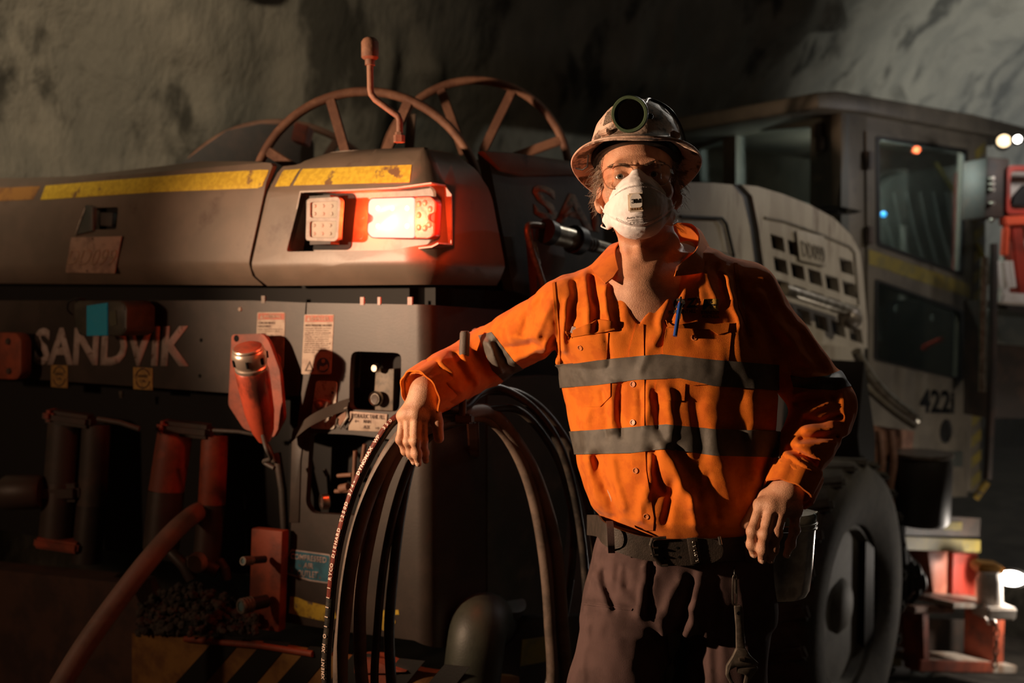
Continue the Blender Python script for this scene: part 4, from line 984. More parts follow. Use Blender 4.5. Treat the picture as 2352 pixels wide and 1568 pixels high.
RR = Vector((.87, -.49, 0)).normalized(); SS = Vector((.66, .75, 0)).normalized()
R = Plane(KC, RR); Sd = Plane(KC, SS)
class Path:
    """line seen from above: along the rear, round the corner, along the side; s = metres, 0 at the start of the corner"""
    def __init__(s, rad, off=0.):
        s.rad = rad; ang = math.acos(RR.dot(SS)); s.ang = ang; t = rad*math.tan(ang/2); nR = R.n
        s.p0 = KC-RR*t; s.c = s.p0-nR*rad; s.L = rad*ang
    def at(s, q):
        if q <= 0: return s.p0+RR*q, R.n.copy()
        if q >= s.L:
            n = Sd.n; return s.c+n*s.rad+SS*(q-s.L), n.copy()
        a = q/s.rad; n = Matrix.Rotation(a, 3, 'Z') @ R.n; return s.c+n*s.rad, n
    def uv(s, px, py):
        best = None; qs = np.linspace(-2.6, 6, 1721); d = ray(px, py)
        prev = None
        for q in qs:
            p, n = s.at(q); e = (p-CAMP).x*d.y-(p-CAMP).y*d.x     # side of the viewing ray
            if prev is not None and prev[1]*e <= 0:
                f = prev[1]/(prev[1]-e); q = prev[0]+(q-prev[0])*f; p, n = s.at(q); return q, CAMZ+d.z*(p.y/d.y)
            prev = (q, e)
        return qs[-1], 0
def bent(name, path, pxs, mat, parent, thick=.02, off=0., holes=(), prof=None, hole_depth=None, ang=30, label=None, back=True):
    """sheet-metal panel following the path (bent round the corner), outline and holes given in frame pixels"""
    loops = [[path.uv(*p) for p in pxs]]+[[path.uv(*p) for p in h] for h in holes]
    bm = bmesh.new(); poly_mesh(bm, [Vector((u, v, 0)) for u, v in loops[0]], [[Vector((u, v, 0)) for u, v in h] for h in loops[1:]], None)
    us = [u for u, v in loops[0]]; vs = [v for u, v in loops[0]]
    cuts = [(path.L*k/10, 0) for k in range(11)]
    if hole_depth: cuts += [(x, 0) for x in np.linspace(min(us), max(us), 16)]
    for q, _ in cuts:
        if min(us) < q < max(us): bmesh.ops.bisect_plane(bm, geom=bm.verts[:]+bm.edges[:]+bm.faces[:], plane_co=(q, 0, 0), plane_no=(1, 0, 0))
    if prof:
        for z, _ in prof:
            if min(vs) < z < max(vs): bmesh.ops.bisect_plane(bm, geom=bm.verts[:]+bm.edges[:]+bm.faces[:], plane_co=(0, z, 0), plane_no=(0, 1, 0))
    for f in bm.faces:
        f.normal_update()
        if f.normal.z < 0: f.normal_flip()
    r = bmesh.ops.extrude_face_region(bm, geom=bm.faces[:]); back_v = {g for g in r['geom'] if isinstance(g, bmesh.types.BMVert)}
    for v in bm.verts:
        q, z = v.co.x, v.co.y; p, n = path.at(q); d = off-(thick if v not in back_v else 0)
        if prof: d += float(np.interp(z, [a for a, b in prof], [b for a, b in prof]))
        v.co = Vector((p.x, p.y, z))+n*d
    bmesh.ops.recalc_face_normals(bm, faces=bm.faces)
    return obj(name, bm, mat, parent, ang, label)
PH = Path(.10); PP = Path(.07)
def zpx(py, px=800): return PH.uv(px, py)[1]
hp_ = [(zpx(660), -.05), (zpx(640), -.025), (zpx(612), -.002), (zpx(600), 0.), (zpx(440), -.015), (zpx(425), -.018), (zpx(378), -.045), (zpx(350), -.075), (zpx(326), -.13)]
hpl = [(PH.uv(300, 660)[1], -.05), (PH.uv(300, 640)[1], -.025), (PH.uv(300, 612)[1], -.002), (PH.uv(300, 596)[1], 0.), (PH.uv(300, 460)[1], -.012), (PH.uv(300, 440)[1], -.016), (PH.uv(300, 395)[1], -.04), (PH.uv(300, 372)[1], -.09)]
# --- rear hood, left part
hood = bent('rear_hood', PH, [(-90, 404), (0, 402), (130, 400), (330, 374), (410, 362), (560, 366), (600, 371), (606, 378), (600, 440), (572, 600), (567, 632), (578, 655), (300, 653), (-90, 650)], M_paint, rig,
            holes=[rounded([(213, 476), (265, 475), (263, 526), (212, 527)], 5)], prof=hpl)
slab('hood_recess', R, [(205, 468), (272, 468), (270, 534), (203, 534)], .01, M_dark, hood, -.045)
for a, b in (((226, 488), (256, 490)),): slab('recess_latch', R, [(226, 487), (258, 488), (256, 520), (226, 518)], .02, M_frame, hood, -.024, bevel=.003)
slab('air_scoop', R, [(196, 470), (212, 474), (212, 530), (170, 540)], .012, M_dkgreen, hood, .006, bevel=.003)
tube('scoop_edge', [R.hit(196, 478, .008), R.hit(184, 508, .008), R.hit(174, 538, .008)], .0022, M_steel, hood, 8)
npl = slab('number_plate', R, [(163, 545), (279, 542), (263, 628), (150, 626)], .003, pmat('dusty_plate', (.46, .28, .20), .5, col2=(.28, .165, .12), nscale=20, bump=.1), rig, .006, bevel=.001)
text_quad('plate_number', 'DD099', R, [(154, 608), (260, 610), (166, 572)], pmat('embossed_plate', (.40, .25, .16), .45), npl, .006, -.014, .003)
for q in ((213, 548), (200, 622)): lathe('rivet', [(0, .002), (.003, .0015), (.004, 0)], R.mat(*q, .006), M_labelink, npl, 10)
def strip(name, path, pxs, mat, parent, prof, off=.0015): return bent(name, path, pxs, mat, parent, .002, off, prof=prof)
strip('yellow_strip', PH, [(84, 424), (200, 414), (400, 398), (580, 387), (600, 388), (600, 398), (595, 426), (585, 431), (350, 440), (84, 458)], M_yel, hood, hpl)
strip('yellow_strip', PH, [(-90, 432), (72, 425), (66, 457), (-90, 464)], pmat('dirty_orange_strip', (.40, .19, .05), .6, col2=(.24, .11, .045), nscale=18), hood, hpl)
# --- rear hood, corner part with the lamp recess
corner = bent('corner_hood', PH, [(614, 376), (640, 373), (652, 369), (668, 352), (690, 336), (720, 332), (800, 328), (940, 326), (1040, 334), (1092, 343), (1122, 392), (1140, 460), (1156, 580), (1166, 655), (590, 656), (577, 634), (579, 600), (605, 440)], M_paint, rig,
              holes=[rounded([(684, 441), (800, 437), (905, 432), (985, 420), (1006, 436), (1006, 470), (1004, 535), (985, 560), (900, 574), (656, 578)], 7)], prof=hp_, hole_depth=True)
strip('yellow_strip', PH, [(624, 386), (662, 383), (652, 425), (618, 427)], M_yel, corner, hp_)
strip('yellow_strip', PH, [(668, 383), (926, 374), (934, 417), (660, 424)], M_yel, corner, hp_)
# recess: a welded tray behind the opening
u0, _ = PH.uv(650, 500); tr = bmesh.new()
RcL = [R.hit(*q, -.002) for q in ((684, 441), (656, 578))]
dpt = .075
def tray_pt(px, py, d): return R.hit(px, py, 0)-R.n*d
outl = [(684, 441), (800, 437), (905, 432), (985, 421), (1000, 440), (1000, 556), (985, 564), (900, 574), (656, 578)]
fr = [tr.verts.new(tray_pt(*q, .012)) for q in outl]; bk = [tr.verts.new(tray_pt(q[0], q[1], dpt)) for q in outl]
for i in range(len(outl)):
    j = (i+1) % len(outl)
    if i not in (3, 4): tr.faces.new((fr[i], fr[j], bk[j], bk[i]))
tr.faces.new(bk); bmesh.ops.recalc_face_normals(tr, faces=tr.faces); bmesh.ops.solidify(tr, geom=tr.faces[:], thickness=-.004)
M_recess = pmat('recess_paint', (.34, .27, .22), .45, col2=(.26, .17, .13), nscale=14)
obj('lamp_recess', tr, M_recess, corner, None)
# flat dark sheet on the tray behind the white lamp
slab('lamp_back_sheet', R, rounded([(682, 444), (812, 444), (818, 456), (806, 568), (796, 574), (668, 574)], 6), .003, M_dark, corner, -dpt+.003)
# white lamp: two square lenses in a bezel
wl = box('reversing_lamp', R.mat(745, 506, -.045), (.098, .135, .062), M_frame, rig, .012)
slab('bezel', R, rounded([(705, 456), (776, 452), (782, 460), (776, 548), (768, 554), (702, 552)], 8), .016, pmat('lamp_bezel_dusty', (.34, .27, .22), .5, col2=(.26, .19, .15), nscale=40), wl, .0,
     holes=[rounded([(712, 464), (776, 461), (774, 500), (712, 500)], 6), rounded([(711, 508), (774, 507), (770, 546), (711, 545)], 6)])
for q in ([(712, 464), (776, 461), (774, 500), (712, 500)], [(711, 508), (774, 507), (770, 546), (711, 545)]):
    le = slab('lens', R, rounded(q, 6), .010, M_glasslens, wl, -.006, bevel=.002)
    x0, y0, x1, y1 = q[0][0], q[0][1], q[2][0], q[2][1]
    for i in range(3):
        for k in range(2): lathe('led_cup', [(0, .0035), (.004, .0025), (.0055, 0)], R.mat(x0+(x1-x0)*(i+.6)/3.2, y0+(y1-y0)*(k+.5)/2, -.006), M_glasslens, le, 12)
# tail lamp
tl = slab('tail_lamp', R, rounded([(850, 454), (990, 449), (1001, 462), (997, 542), (985, 549), (852, 547), (842, 535), (844, 465)], 14), .030, pmat('tail_lamp_body', (.30, .05, .03), .35), rig, -.010, bevel=.003)
M_tail = pmat('lit_red_lens', (.45, .2, .16), .25, emit=(1, .66, .54), estr=1.1)
M_tailhot = pmat('lit_led', (1, .8, .7), .3, emit=(1, .82, .62), estr=3)
M_taildim = pmat('dim_glow_red_lens', (.40, .16, .12), .22, emit=(1, .12, .05), estr=.5, bump=.3, bscale=300, spec=.8)  # faint emission paints a red glow into the signal half
lit = slab('lit_lens', R, rounded([(851, 456), (950, 453), (950, 546), (853, 545), (844, 534), (845, 512), (856, 508), (857, 496), (845, 490), (846, 466)], 6), .008, M_tail, tl, -.004, bevel=.002)
dim = slab('signal_lens', R, rounded([(952, 453), (988, 451), (999, 463), (998, 488), (984, 492), (984, 506), (996, 510), (995, 540), (984, 547), (952, 546)], 6), .008, M_taildim, tl, -.004, bevel=.002)
for yy in (478, 519):
    for xx in (868, 901, 935):
        bm = bmesh.new(); lathe_bm(bm, [(0, .003), (.0042, .002), (.0062, 0)], R.mat(xx, yy, -.004), 16); obj('led', bm, M_tailhot, lit)
for q in ((962, 468), (976, 466), (962, 494), (962, 522), (976, 524), (988, 480), (986, 516)): lathe('led_cup', [(0, .003), (.006, .0022), (.0085, 0)], R.mat(*q, -.004), M_taildim, dim, 14)
point('tail_lamp_glow', R.hit(915, 500, .045), 3.6, (1, .075, .018), .02); point('tail_lamp_side_glow', R.hit(832, 500, -.025), 2.4, (1, .085, .02), .012); point('tail_lamp_end_glow', R.hit(1012, 500, .03), 1.6, (1, .06, .012), .012)
# mast with round head on the hood
Mst = [at(918, 326, 2.60), at(918, 300, 2.60), at(918, 276, 2.60), at(914, 266, 2.60), at(862, 228, 2.60), at(853, 216, 2.60), at(851, 205, 2.60), at(850, 150, 2.60)]
mast = tube('bent_mast', Mst, .0088, M_rust, rig, 12)
lathe('mast_collar', [(0, 0), (.015, 0), (.015, .018), (.011, .018), (.011, .026), (0, .026)], Matrix.Translation(at(917, 327, 2.60)), M_rust, mast, 6)
lathe('mast_head', [(0, 0), (.013, 0), (.013, .014), (.018, .016), (.0225, .020), (.0225, .058), (.018, .066), (.012, .070), (0, .071)], Matrix.Translation(at(850, 150, 2.60)), M_rust, mast, 20)
# cable reel: two flanges with spokes
reel = empty('cable_reel'); reel.parent = rig
def flange(cx, cy, r, Y, yaw, spokes, tr=.014):
    c = at(cx, cy, Y); rr = r/FPX*Y; M = Matrix.Translation(c) @ Matrix.Rotation(math.radians(yaw), 4, 'Z') @ Matrix.Rotation(PI/2, 4, 'X')
    ring = [M @ Vector((rr*math.cos(a), rr*math.sin(a), 0)) for a in np.linspace(0, 2*PI, 72, endpoint=False)]
    o = tube('reel_rim', ring, tr, M_rust, reel, 12, True)
    for a in spokes:
        a = math.radians(a); o2 = bar('reel_spoke', M @ Vector((rr*math.cos(a), rr*math.sin(a), 0)), M @ Vector((rr*.25*math.cos(a+.12), rr*.25*math.sin(a+.12), 0)), .022, .030, M_rust, reel)
    return M, rr
flange(1092, 402, 214, 3.35, 0, (22, 66, 112, 200, 290)); flange(842, 478, 264, 3.05, 0, (15, 68, 108, 150, 250)); flange(640, 560, 275, 3.9, 0, (60, 100, 135))
Mr = Matrix.Translation(at(960, 470, 3.3)) @ Matrix.Rotation(math.radians(75), 4, 'Z') @ Matrix.Rotation(PI/2, 4, 'X')
lathe('reel_drum', [(0, -.35), (.14, -.35), (.14, .35), (0, .35)], Mr, M_frame, reel, 28)
slab('reel_guard', Plane(at(620, 340, 3.7), (1, .05, 0)), [(420, 372), (520, 300), (600, 284), (700, 288), (720, 330), (720, 420), (420, 420)], .02, M_frame, rig)
bar('reel_bracket', at(690, 330, 3.6), at(700, 290, 3.6), .10, .05, M_orange, rig); bar('reel_bracket', at(940, 345, 3.2), at(946, 262, 3.2), .02, .03, M_paint, rig)
# --- near-black body put in so the gaps stay dark
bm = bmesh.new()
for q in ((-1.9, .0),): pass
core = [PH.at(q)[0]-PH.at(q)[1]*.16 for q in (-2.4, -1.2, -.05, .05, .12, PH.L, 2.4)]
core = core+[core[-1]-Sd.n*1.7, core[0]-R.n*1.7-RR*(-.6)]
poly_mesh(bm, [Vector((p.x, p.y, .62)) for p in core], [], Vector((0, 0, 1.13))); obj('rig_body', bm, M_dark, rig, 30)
# --- name panel under the hood
name_p = bent('name_panel', PP, [(-90, 690), (300, 690), (560, 690), (686, 695), (684, 720), (672, 912), (520, 905), (0, 868), (-90, 864)], M_panel, rig, .02, -.03)
RN_ = Plane(KC-R.n*.03, RR)
text_quad('rig_lettering', 'SANDVIK', RN_, [(78, 838), (434, 842), (82, 753)], M_letter, name_p, .001, .035, .0012)
for c, w_ in ((136, 19), (328, 22)):
    st = slab('round_arrow_label', RN_, [(c-w_, 838 if c < 200 else 843), (c+w_, 839 if c < 200 else 845), (c+w_, 891 if c < 200 else 896), (c-w_, 888 if c < 200 else 893)], .001, pmat('orange_label_%s' % ('pale' if c < 200 else 'bright'), (.40, .22, .06) if c < 200 else (.52, .29, .07), .6, col2=(.30, .16, .05), nscale=60), name_p, .0015)
    y0 = 864 if c < 200 else 869
    for a0, a1 in ((20, 165), (200, 345)):
        bm = bmesh.new(); pts = [RN_.hit(c+w_*.74*math.cos(math.radians(a)), y0-22*math.sin(math.radians(a)), .0022) for a in range(a0, a1+1, 12)]; tube_bm(bm, pts, .0022, 6); obj('label_arrow', bm, M_labelink, st, 60)
    text_quad('label_lettering', 'HYDRAULIC', RN_, [(c-w_*.5, y0-2), (c+w_*.5, y0-2), (c-w_*.5, y0-9)], M_labelink, st, .002, .02, .0004); text_quad('label_lettering', 'OIL', RN_, [(c-w_*.35, y0+9), (c+w_*.35, y0+9), (c-w_*.35, y0+2)], M_labelink, st, .002, .02, .0004)
for q in ((462, 781), (459, 863)): lathe('bolt_hole', [(0, .0006), (.006, .0006), (.006, -.003)], RN_.mat(*q, .0005), M_ink, name_p, 14)
lathe('bolt_head', [(0, .004), (.006, .004), (.008, 0)], RN_.mat(552, 710, 0), M_sticker, name_p, 6)
for q in (604,): slab('hood_tab', RN_, [(q-4, 679), (q+4, 679), (q+4, 696), (q-4, 696)], .006, M_paint, rig, .002)
slab('hood_tab', RN_, [(276-3, 898), (276+4, 898), (276+4, 914), (276-2, 914)], .006, M_steel, rig, .002)
# --- tank panel, bends round the corner
tank = bent('tank_panel', PP, [(693, 695), (1000, 700), (1170, 712), (1175, 900), (1165, 1480), (940, 1476), (800, 1458), (644, 1434), (668, 1005), (684, 870)], M_panel, rig, .02, -.022,
            holes=[rounded([(795, 807), (911, 811), (909, 890), (905, 948), (790, 942), (791, 870)], 16), rounded([(700, 996), (800, 1000), (895, 1012), (885, 1100), (862, 1190), (705, 1182), (690, 1160), (696, 1060)], 18)])
RT = Plane(KC-R.n*.022, RR)
for c, t in ((831, 4), (870, 3), (941, 5)): slab('hood_tab', RT, [(c-t, 682), (c+t, 682), (c+t, 700), (c-t, 700)], .006, M_letter, rig, .003)
def label_panel(x0, x1, y0, y1, sk, head, heads, lines, parent, pl):
    """safety label: outline in frame pixels, sk = sideways lean from top to bottom"""
    def q(fx, fy): return (x0+(x1-x0)*fx-sk*fy, y0+(y1-y0)*fy)
    lab = slab('safety_label', pl, rounded([q(0, 0), q(1, 0), q(1, 1), q(0, 1)], 4), .0012, M_sticker, parent, .0012)
    slab('label_header', pl, [q(.03, .015), q(.97, .015), q(.97, .125), q(.03, .125)], .0008, M_labelred, lab, .0019)
    text_quad('label_lettering', head, pl, [q(.24, .10), q(.86, .10), q(.24, .035)], M_sticker, lab, .002, .02, .0004)
    slab('warning_triangle', pl, [q(.10, .105), q(.20, .105), q(.15, .04)], .0004, M_sticker, lab, .0022)
    y = .165
    for hline in heads:
        text_quad('label_lettering', hline, pl, [q(.05, y+.035), q(.05+.075*len(hline) if len(hline) < 12 else .95, y+.035), q(.05, y)], M_labelink, lab, .0015, .03, .0004); y += .058
    for ln in lines:
        if ln: text_quad('label_lettering', ln, pl, [q(.05, y+.022), q(min(.05+.034*len(ln), .93), y+.022), q(.05, y)], M_labelink, lab, .0015, .01, .0003); y += .036
    return lab, q
lab, q = label_panel(699, 767, 722, 859, 7, 'DANGER', ['HIGH PRESSURE HAZARD'], ['Hydraulic oil under pressure', 'can cause serious injury', 'or death if it is released.', '', 'Before any work on hoses', 'stop the engine and lower', 'all booms to the ground.', '', 'Relieve the pressure and', 'wait until the oil is cool', 'before opening any line.', 'Read the operating manual', 'and the service manual', 'before use.'], tank, RT)
slab('warning_triangle', RT, [q(.10, .95), q(.42, .95), q(.26, .77)], .0006, M_labelink, lab, .0018, holes=[[q(.17, .93), q(.35, .93), q(.26, .82)]])
slab('manual_symbol', RT, [(742+14.5*math.cos(a), 838+17*math.sin(a)) for a in np.linspace(0, 2*PI, 24, endpoint=False)], .0006, pmat('label_blue', (.05, .10, .19), .6), lab, .0018)
slab('reader_figure', RT, [(742+4*math.cos(a), 829+4.5*math.sin(a)) for a in np.linspace(0, 2*PI, 14, endpoint=False)], .0006, M_sticker, lab, .0024); slab('reader_figure', RT, [(733, 850), (735, 840), (742, 842), (751, 836), (753, 845), (745, 851)], .0006, M_sticker, lab, .0024)
lab, q = label_panel(591, 655, 717, 850, 5, 'WARNING', ['CRUSHING', 'HAZARD'], ['', 'Keep clear of moving parts', 'Can cause severe injury', 'or death.', '', 'Stay outside the', 'hazard area while', 'the engine runs.'], name_p, RN_)
bm = bmesh.new(); tube_bm(bm, [RN_.hit(632+12*math.cos(a), 828+16*math.sin(a), .002) for a in np.linspace(0, 2*PI, 20, endpoint=False)], .0015, 6, True); tube_bm(bm, [RN_.hit(624, 816, .002), RN_.hit(640, 840, .002)], .0015, 6); obj('no_entry_symbol', bm, M_labelred, lab, 60)
# plate: hydraulic tank fill
pl = slab('tank_fill_plate', RT, [(803, 944), (889, 951), (886, 992), (800, 988)], .002, M_sticker, tank, .004, bevel=.0005)
text_quad('label_lettering', 'HYDRAULIC TANK FILL', RT, [(807, 959), (884, 963), (807, 949)], M_labelink, pl, .0045, .02, .0004)
text_quad('label_lettering', 'MAIN', RT, [(835, 971), (852, 972), (835, 963)], M_labelink, pl, .0045, .02, .0004); text_quad('label_lettering', 'AUX', RT, [(835, 984), (850, 985), (835, 976)], M_labelink, pl, .0045, .02, .0004)
for s_, (x, y) in ((-1, (819, 967)), (1, (867, 983))): slab('label_arrow', RT, [(x+5*s_, y), (x+s_, y-4), (x+s_, y-1.3), (x-5*s_, y-1.3), (x-5*s_, y+1.3), (x+s_, y+1.3), (x+s_, y+4)], .0004, M_labelink, pl, .0046)
# plate: compressed air outlet
pl = slab('air_outlet_plate', RT, rounded([(668, 1261), (759, 1273), (755, 1340), (712, 1334), (657, 1318), (659, 1275)], 5), .0012, M_letter, tank, .002)
slab('plate_field', RT, rounded([(670, 1264), (757, 1276), (753, 1337), (714, 1331), (660, 1315), (662, 1277)], 5), .0006, M_blueplate, pl, .0026)
for s_, a, b, c in (('COMPRESSED', (667, 1283), (750, 1293), (668, 1270)), ('AIR', (697, 1304), (720, 1307), (698, 1291)), ('OUTLET', (683, 1323), (730, 1328), (684, 1308))): text_quad('label_lettering', s_, RT, [a, b, c], M_letter, pl, .0027, .02, .0005)
bent('yellow_paint_patch', PP, [(655, 1374), (672, 1376), (690, 1384), (756, 1400), (762, 1424), (740, 1432), (700, 1424), (652, 1412)], M_yelworn, tank, .002, -.0205)
bent('yellow_paint_patch', PP, [(862, 1406), (905, 1405), (906, 1416), (893, 1416), (898, 1434), (888, 1452), (872, 1454), (862, 1448)], M_yelworn, tank, .002, -.0205)
# behind the two openings
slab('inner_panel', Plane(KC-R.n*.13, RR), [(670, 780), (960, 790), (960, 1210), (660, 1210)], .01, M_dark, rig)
RI = Plane(KC-R.n*.085, RR)
slab('inner_post', RI, [(817, 800), (828, 800), (822, 890), (812, 890)], .008, M_frame, rig)
gb = slab('valve_block', RI, [(862, 850), (905, 846), (902, 950), (855, 955)], .03, pmat('dusty_valve_block', (.20, .15, .11), .6, col2=(.10, .08, .06), nscale=30), rig, .01, bevel=.004)
lathe('filler_cap', [(0, .03), (.009, .03), (.0125, .024), (.0125, .008), (.009, 0)], RI.mat(874, 844, .01), M_steel, gb, 20); lathe('filler_cap', [(0, .022), (.012, .024), (.018, .016), (.018, .006), (.014, 0)], RI.mat(872, 914, .01), M_frame, gb, 20)
lathe('filler_ring', [(.014, .022), (.018, .026), (.0215, .020), (.0205, .010)], RI.mat(872, 914, .01), M_steel, gb, 24)
ga = lathe('pressure_gauge', [(0, .018), (.0165, .018), (.0180, .022), (.0215, .022), (.0225, .016), (.0225, .004), (.018, 0)], RI.mat(755, 1151, .065) @ Matrix.Rotation(math.radians(-32), 4, 'Y'), M_steel, rig, 28)
lathe('gauge_face', [(0, .0186), (.016, .0186)], RI.mat(755, 1151, .065) @ Matrix.Rotation(math.radians(-32), 4, 'Y'), pmat('gauge_dial', (.22, .14, .10), .5, col2=(.12, .06, .05), nscale=60), ga, 24)
for i, (a, b, c, d) in enumerate(((816, 1035, 812, 1120), (776, 1092, 808, 1090), (770, 1128, 812, 1126), (700, 1080, 706, 1160), (745, 1078, 752, 1092), (838, 1020, 832, 1060))): tube('pipe_stub', [RI.hit(a, b, .02), RI.hit(c, d, .02)], .006, M_frame if i in (3, 4) else M_rust, rig, 10)
tube('valve_body', [RI.hit(782, 1122, .02), RI.hit(800, 1118, .02)], .012, M_rust, rig, 12)
# latch plate with wing bolt
pl = slab('latch_plate', RT, rounded([(726, 874), (774, 876), (768, 986), (712, 984)], 8), .003, pmat('scratched_pale_plate', (.45, .38, .31), .5, col2=(.25, .18, .13), nscale=70, thresh=(.5, .65)), tank, .005)
slab('wing_bolt', RT, rounded([(718, 921), (728, 916), (742, 917), (754, 922), (748, 938), (732, 944), (722, 938)], 5), .014, M_rust, pl, .02, bevel=.003); lathe('bolt_head', [(0, .010), (.007, .009), (.010, 0)], RT.mat(735, 930, .02), M_rust, pl, 14)
lathe('rivet', [(0, .002), (.004, .0015), (.005, 0)], RT.mat(764, 901, .005), M_frame, pl, 10)
slab('corner_post', RT, [(670, 1002), (697, 1000), (690, 1060), (686, 1200), (664, 1200)], .008, M_panel, rig, .004, bevel=.002)
# red bracket with two threaded hose ends
RB = Plane(KC+R.n*.02, RR); br = slab('hose_bracket', RB, [(577, 1213), (648, 1220), (640, 1452), (570, 1442)], .03, M_orange, rig, 0, bevel=.004)
M_teal = pmat('teal_plug', (.10, .16, .16), .4, bump=.2)
for (a, b), (c, d), r in (((560, 1288), (608, 1284), .013), ((555, 1392), (612, 1380), .023)):
    e0, e1 = RB.hit(a, b, .10), RB.hit(c, d, .02); ht = tube('hose_tail', catmull([e1, e0.lerp(e1, .5), e0], 4), r*.82, M_black, rig, 14); ax = (e0-e1).normalized(); M_ = frame_from_axis(e0, ax)
    lathe('threaded_end', [(0, -.004), (r*.6, -.004), (r*.6, .004), (r*.9, .004), (r, 0), (r*.9, -.006), (r, -.010), (r*.9, -.016), (r, -.020), (r*.9, -.026), (r, -.03), (r*.8, -.034)], M_, M_dsteel, ht, 22); lathe('end_plug', [(0, .002), (r*.62, .001)], M_, M_teal, ht, 18)
# bumper with hazard stripes
RBp = Plane(KC+R.n*.10, RR)
bump = bent('bumper_plate', PP, [(345, 1440), (640, 1463), (760, 1482), (960, 1512), (1150, 1540), (1150, 1720), (345, 1720)], pmat('dirty_ochre_plate', (.34, .17, .045), .6, col2=(.20, .09, .03), nscale=9, bump=.25, bscale=100), rig, .03, .07)
RBf = Plane(KC+R.n*.0715, RR)
for k in range(6):
    x = 405+k*103
    slab('hazard_stripe', RBf, [(x+100, 1456+k*14), (x+158, 1462+k*14), (x+40, 1600+k*16), (x-22, 1590+k*16)], .003, M_black, bump, .001)
tube('bumper_edge', [PP.at(q)[0]+PP.at(q)[1]*.075+Vector((0, 0, z)) for q, z in ((PP.uv(470, 1452)[0], PP.uv(470, 1450)[1]), (PP.uv(640, 1466)[0], PP.uv(640, 1464)[1]), (PP.uv(760, 1484)[0], PP.uv(760, 1482)[1]))], .009, M_orange, rig, 10)
bent('bumper_wedge', PP, [(862, 1488), (900, 1490), (960, 1514), (930, 1520), (862, 1520)], M_orange, rig, .06, .09); bent('bumper_wedge', PP, [(862, 1522), (930, 1524), (940, 1720), (862, 1720)], M_orange, rig, .03, .075)
# teal lamp hung in front of the name panel
RL = Plane(KC+R.n*.10, RR)
tlmp = slab('side_lamp', RL, rounded([(168, 690), (278, 690), (291, 704), (290, 760), (280, 772), (180, 771), (170, 740)], 8), .11, pmat('dark_lamp_housing', (.05, .045, .035), .5, col2=(.08, .07, .05), nscale=12), rig, 0, bevel=.008)
slab('lens', RL, [(199, 702), (246, 695), (246, 770), (199, 771)], .006, pmat('teal_lens', (.0, .20, .25), .25, emit=(0, .30, .38), estr=.055, bump=.5, bscale=260), tlmp, .003)
slab('lamp_sticker', RL, [(252, 715), (266, 712), (268, 745), (256, 750), (250, 735)], .001, pmat('olive_patch', (.09, .085, .05), .7), tlmp, .002)
tube('lamp_wire', catmull([RL.hit(196, 688, 0), RL.hit(176, 686, .02), RL.hit(158, 694, .01), RL.hit(156, 712, -.03), RL.hit(166, 722, -.08)], 5), .003, M_black, tlmp, 8)
slab('red_bracket', RL, rounded([(-60, 762), (36, 764), (48, 780), (48, 858), (38, 872), (-60, 868)], 8), .04, M_orange, rig, -.05, bevel=.004)
for q in ((20, 784), (22, 852)): lathe('bolt_head', [(0, .008), (.010, .007), (.013, 0)], RL.mat(*q, -.05), M_frame, rig, 6)
# jack cylinders under the name panel
def cyl(name, a, b, r0, Y0, Y1, mat, r1=None): return tube(name, [at(*a, Y0), at(a[0]*.5+b[0]*.5, a[1]*.5+b[1]*.5, (Y0+Y1)/2), at(*b, Y1)], [r0, (r0+(r1 or r0))/2, r1 or r0], mat, rig, 20)
for (a, b, r) in (((404, 985), (382, 1128), .052), ((494, 1000), (486, 1158), .040), ((150, 968), (140, 1110), .052), ((222, 975), (210, 1160), .045)):
    Y = 3.0 if a[0] > 300 else 3.25; m = M_orange if a[0] in (494, 404) else M_frame; cyl('jack_cylinder', a, b, r, Y, Y-.02, m); cyl('jack_rod', b, (b[0]-12, b[1]+132), r*1.02, Y-.02, Y-.04, M_panel)
for a, b, Y in (((365, 968), (488, 985), 2.98), ((105, 942), (215, 962), 3.22)):
    hd_ = bar('jack_header', at(a[0], a[1]+10, Y), at(b[0], b[1]+6, Y), .075, .042, M_frame, rig, .012); bar('header_end', at(a[0]+2, a[1]+10, Y-.012), at(a[0]+24, a[1]+11, Y-.012), .07, .036, M_orange, hd_, .01)
bar('cross_pipe', at(-60, 1132, 3.2), at(185, 1130, 3.2), .05, .06, M_panel, rig, .015)
lathe('roller', [(0, -.06), (.05, -.06), (.056, -.05), (.056, .05), (.05, .06), (0, .06)], frame_from_axis(at(52, 1130, 3.18), (1, .1, 0)), M_panel, rig, 24)
bar('foot_plate', at(92, 1238, 3.2), at(192, 1252, 3.2), .10, .035, M_orange, rig, .008)
slab('lower_beam', Plane(KC-R.n*.05, RR), [(-90, 1300), (300, 1340), (345, 1440), (345, 1620), (-90, 1560)], .10, pmat('muddy_beam', (.10, .05, .035), .7, col2=(.06, .035, .028), nscale=6, bump=.3, bscale=90), rig)
for a, b, r in (((432, 1290), (500, 1312), .020), ((395, 1270), (440, 1330), .017), ((505, 1290), (520, 1330), .015), ((636, 1040), (654, 1215), .012), ((595, 1000), (630, 1060), .008), ((490, 988), (600, 1000), .006), ((225, 962), (320, 985), .008)):
    tube('valve_pipe', [at(*a, 2.88), at((a[0]+b[0])/2+4, (a[1]+b[1])/2-3, 2.86), at(*b, 2.86)], r, M_panel if r > .012 else M_frame, rig, 12)
lathe('pipe_flange', [(0, .012), (.024, .012), (.030, .004), (.030, -.01), (0, -.01)], frame_from_axis(at(452, 1292, 2.84), (-.3, -1, 0)), pmat('grey_flange', (.25, .20, .16), .6), rig, 16)
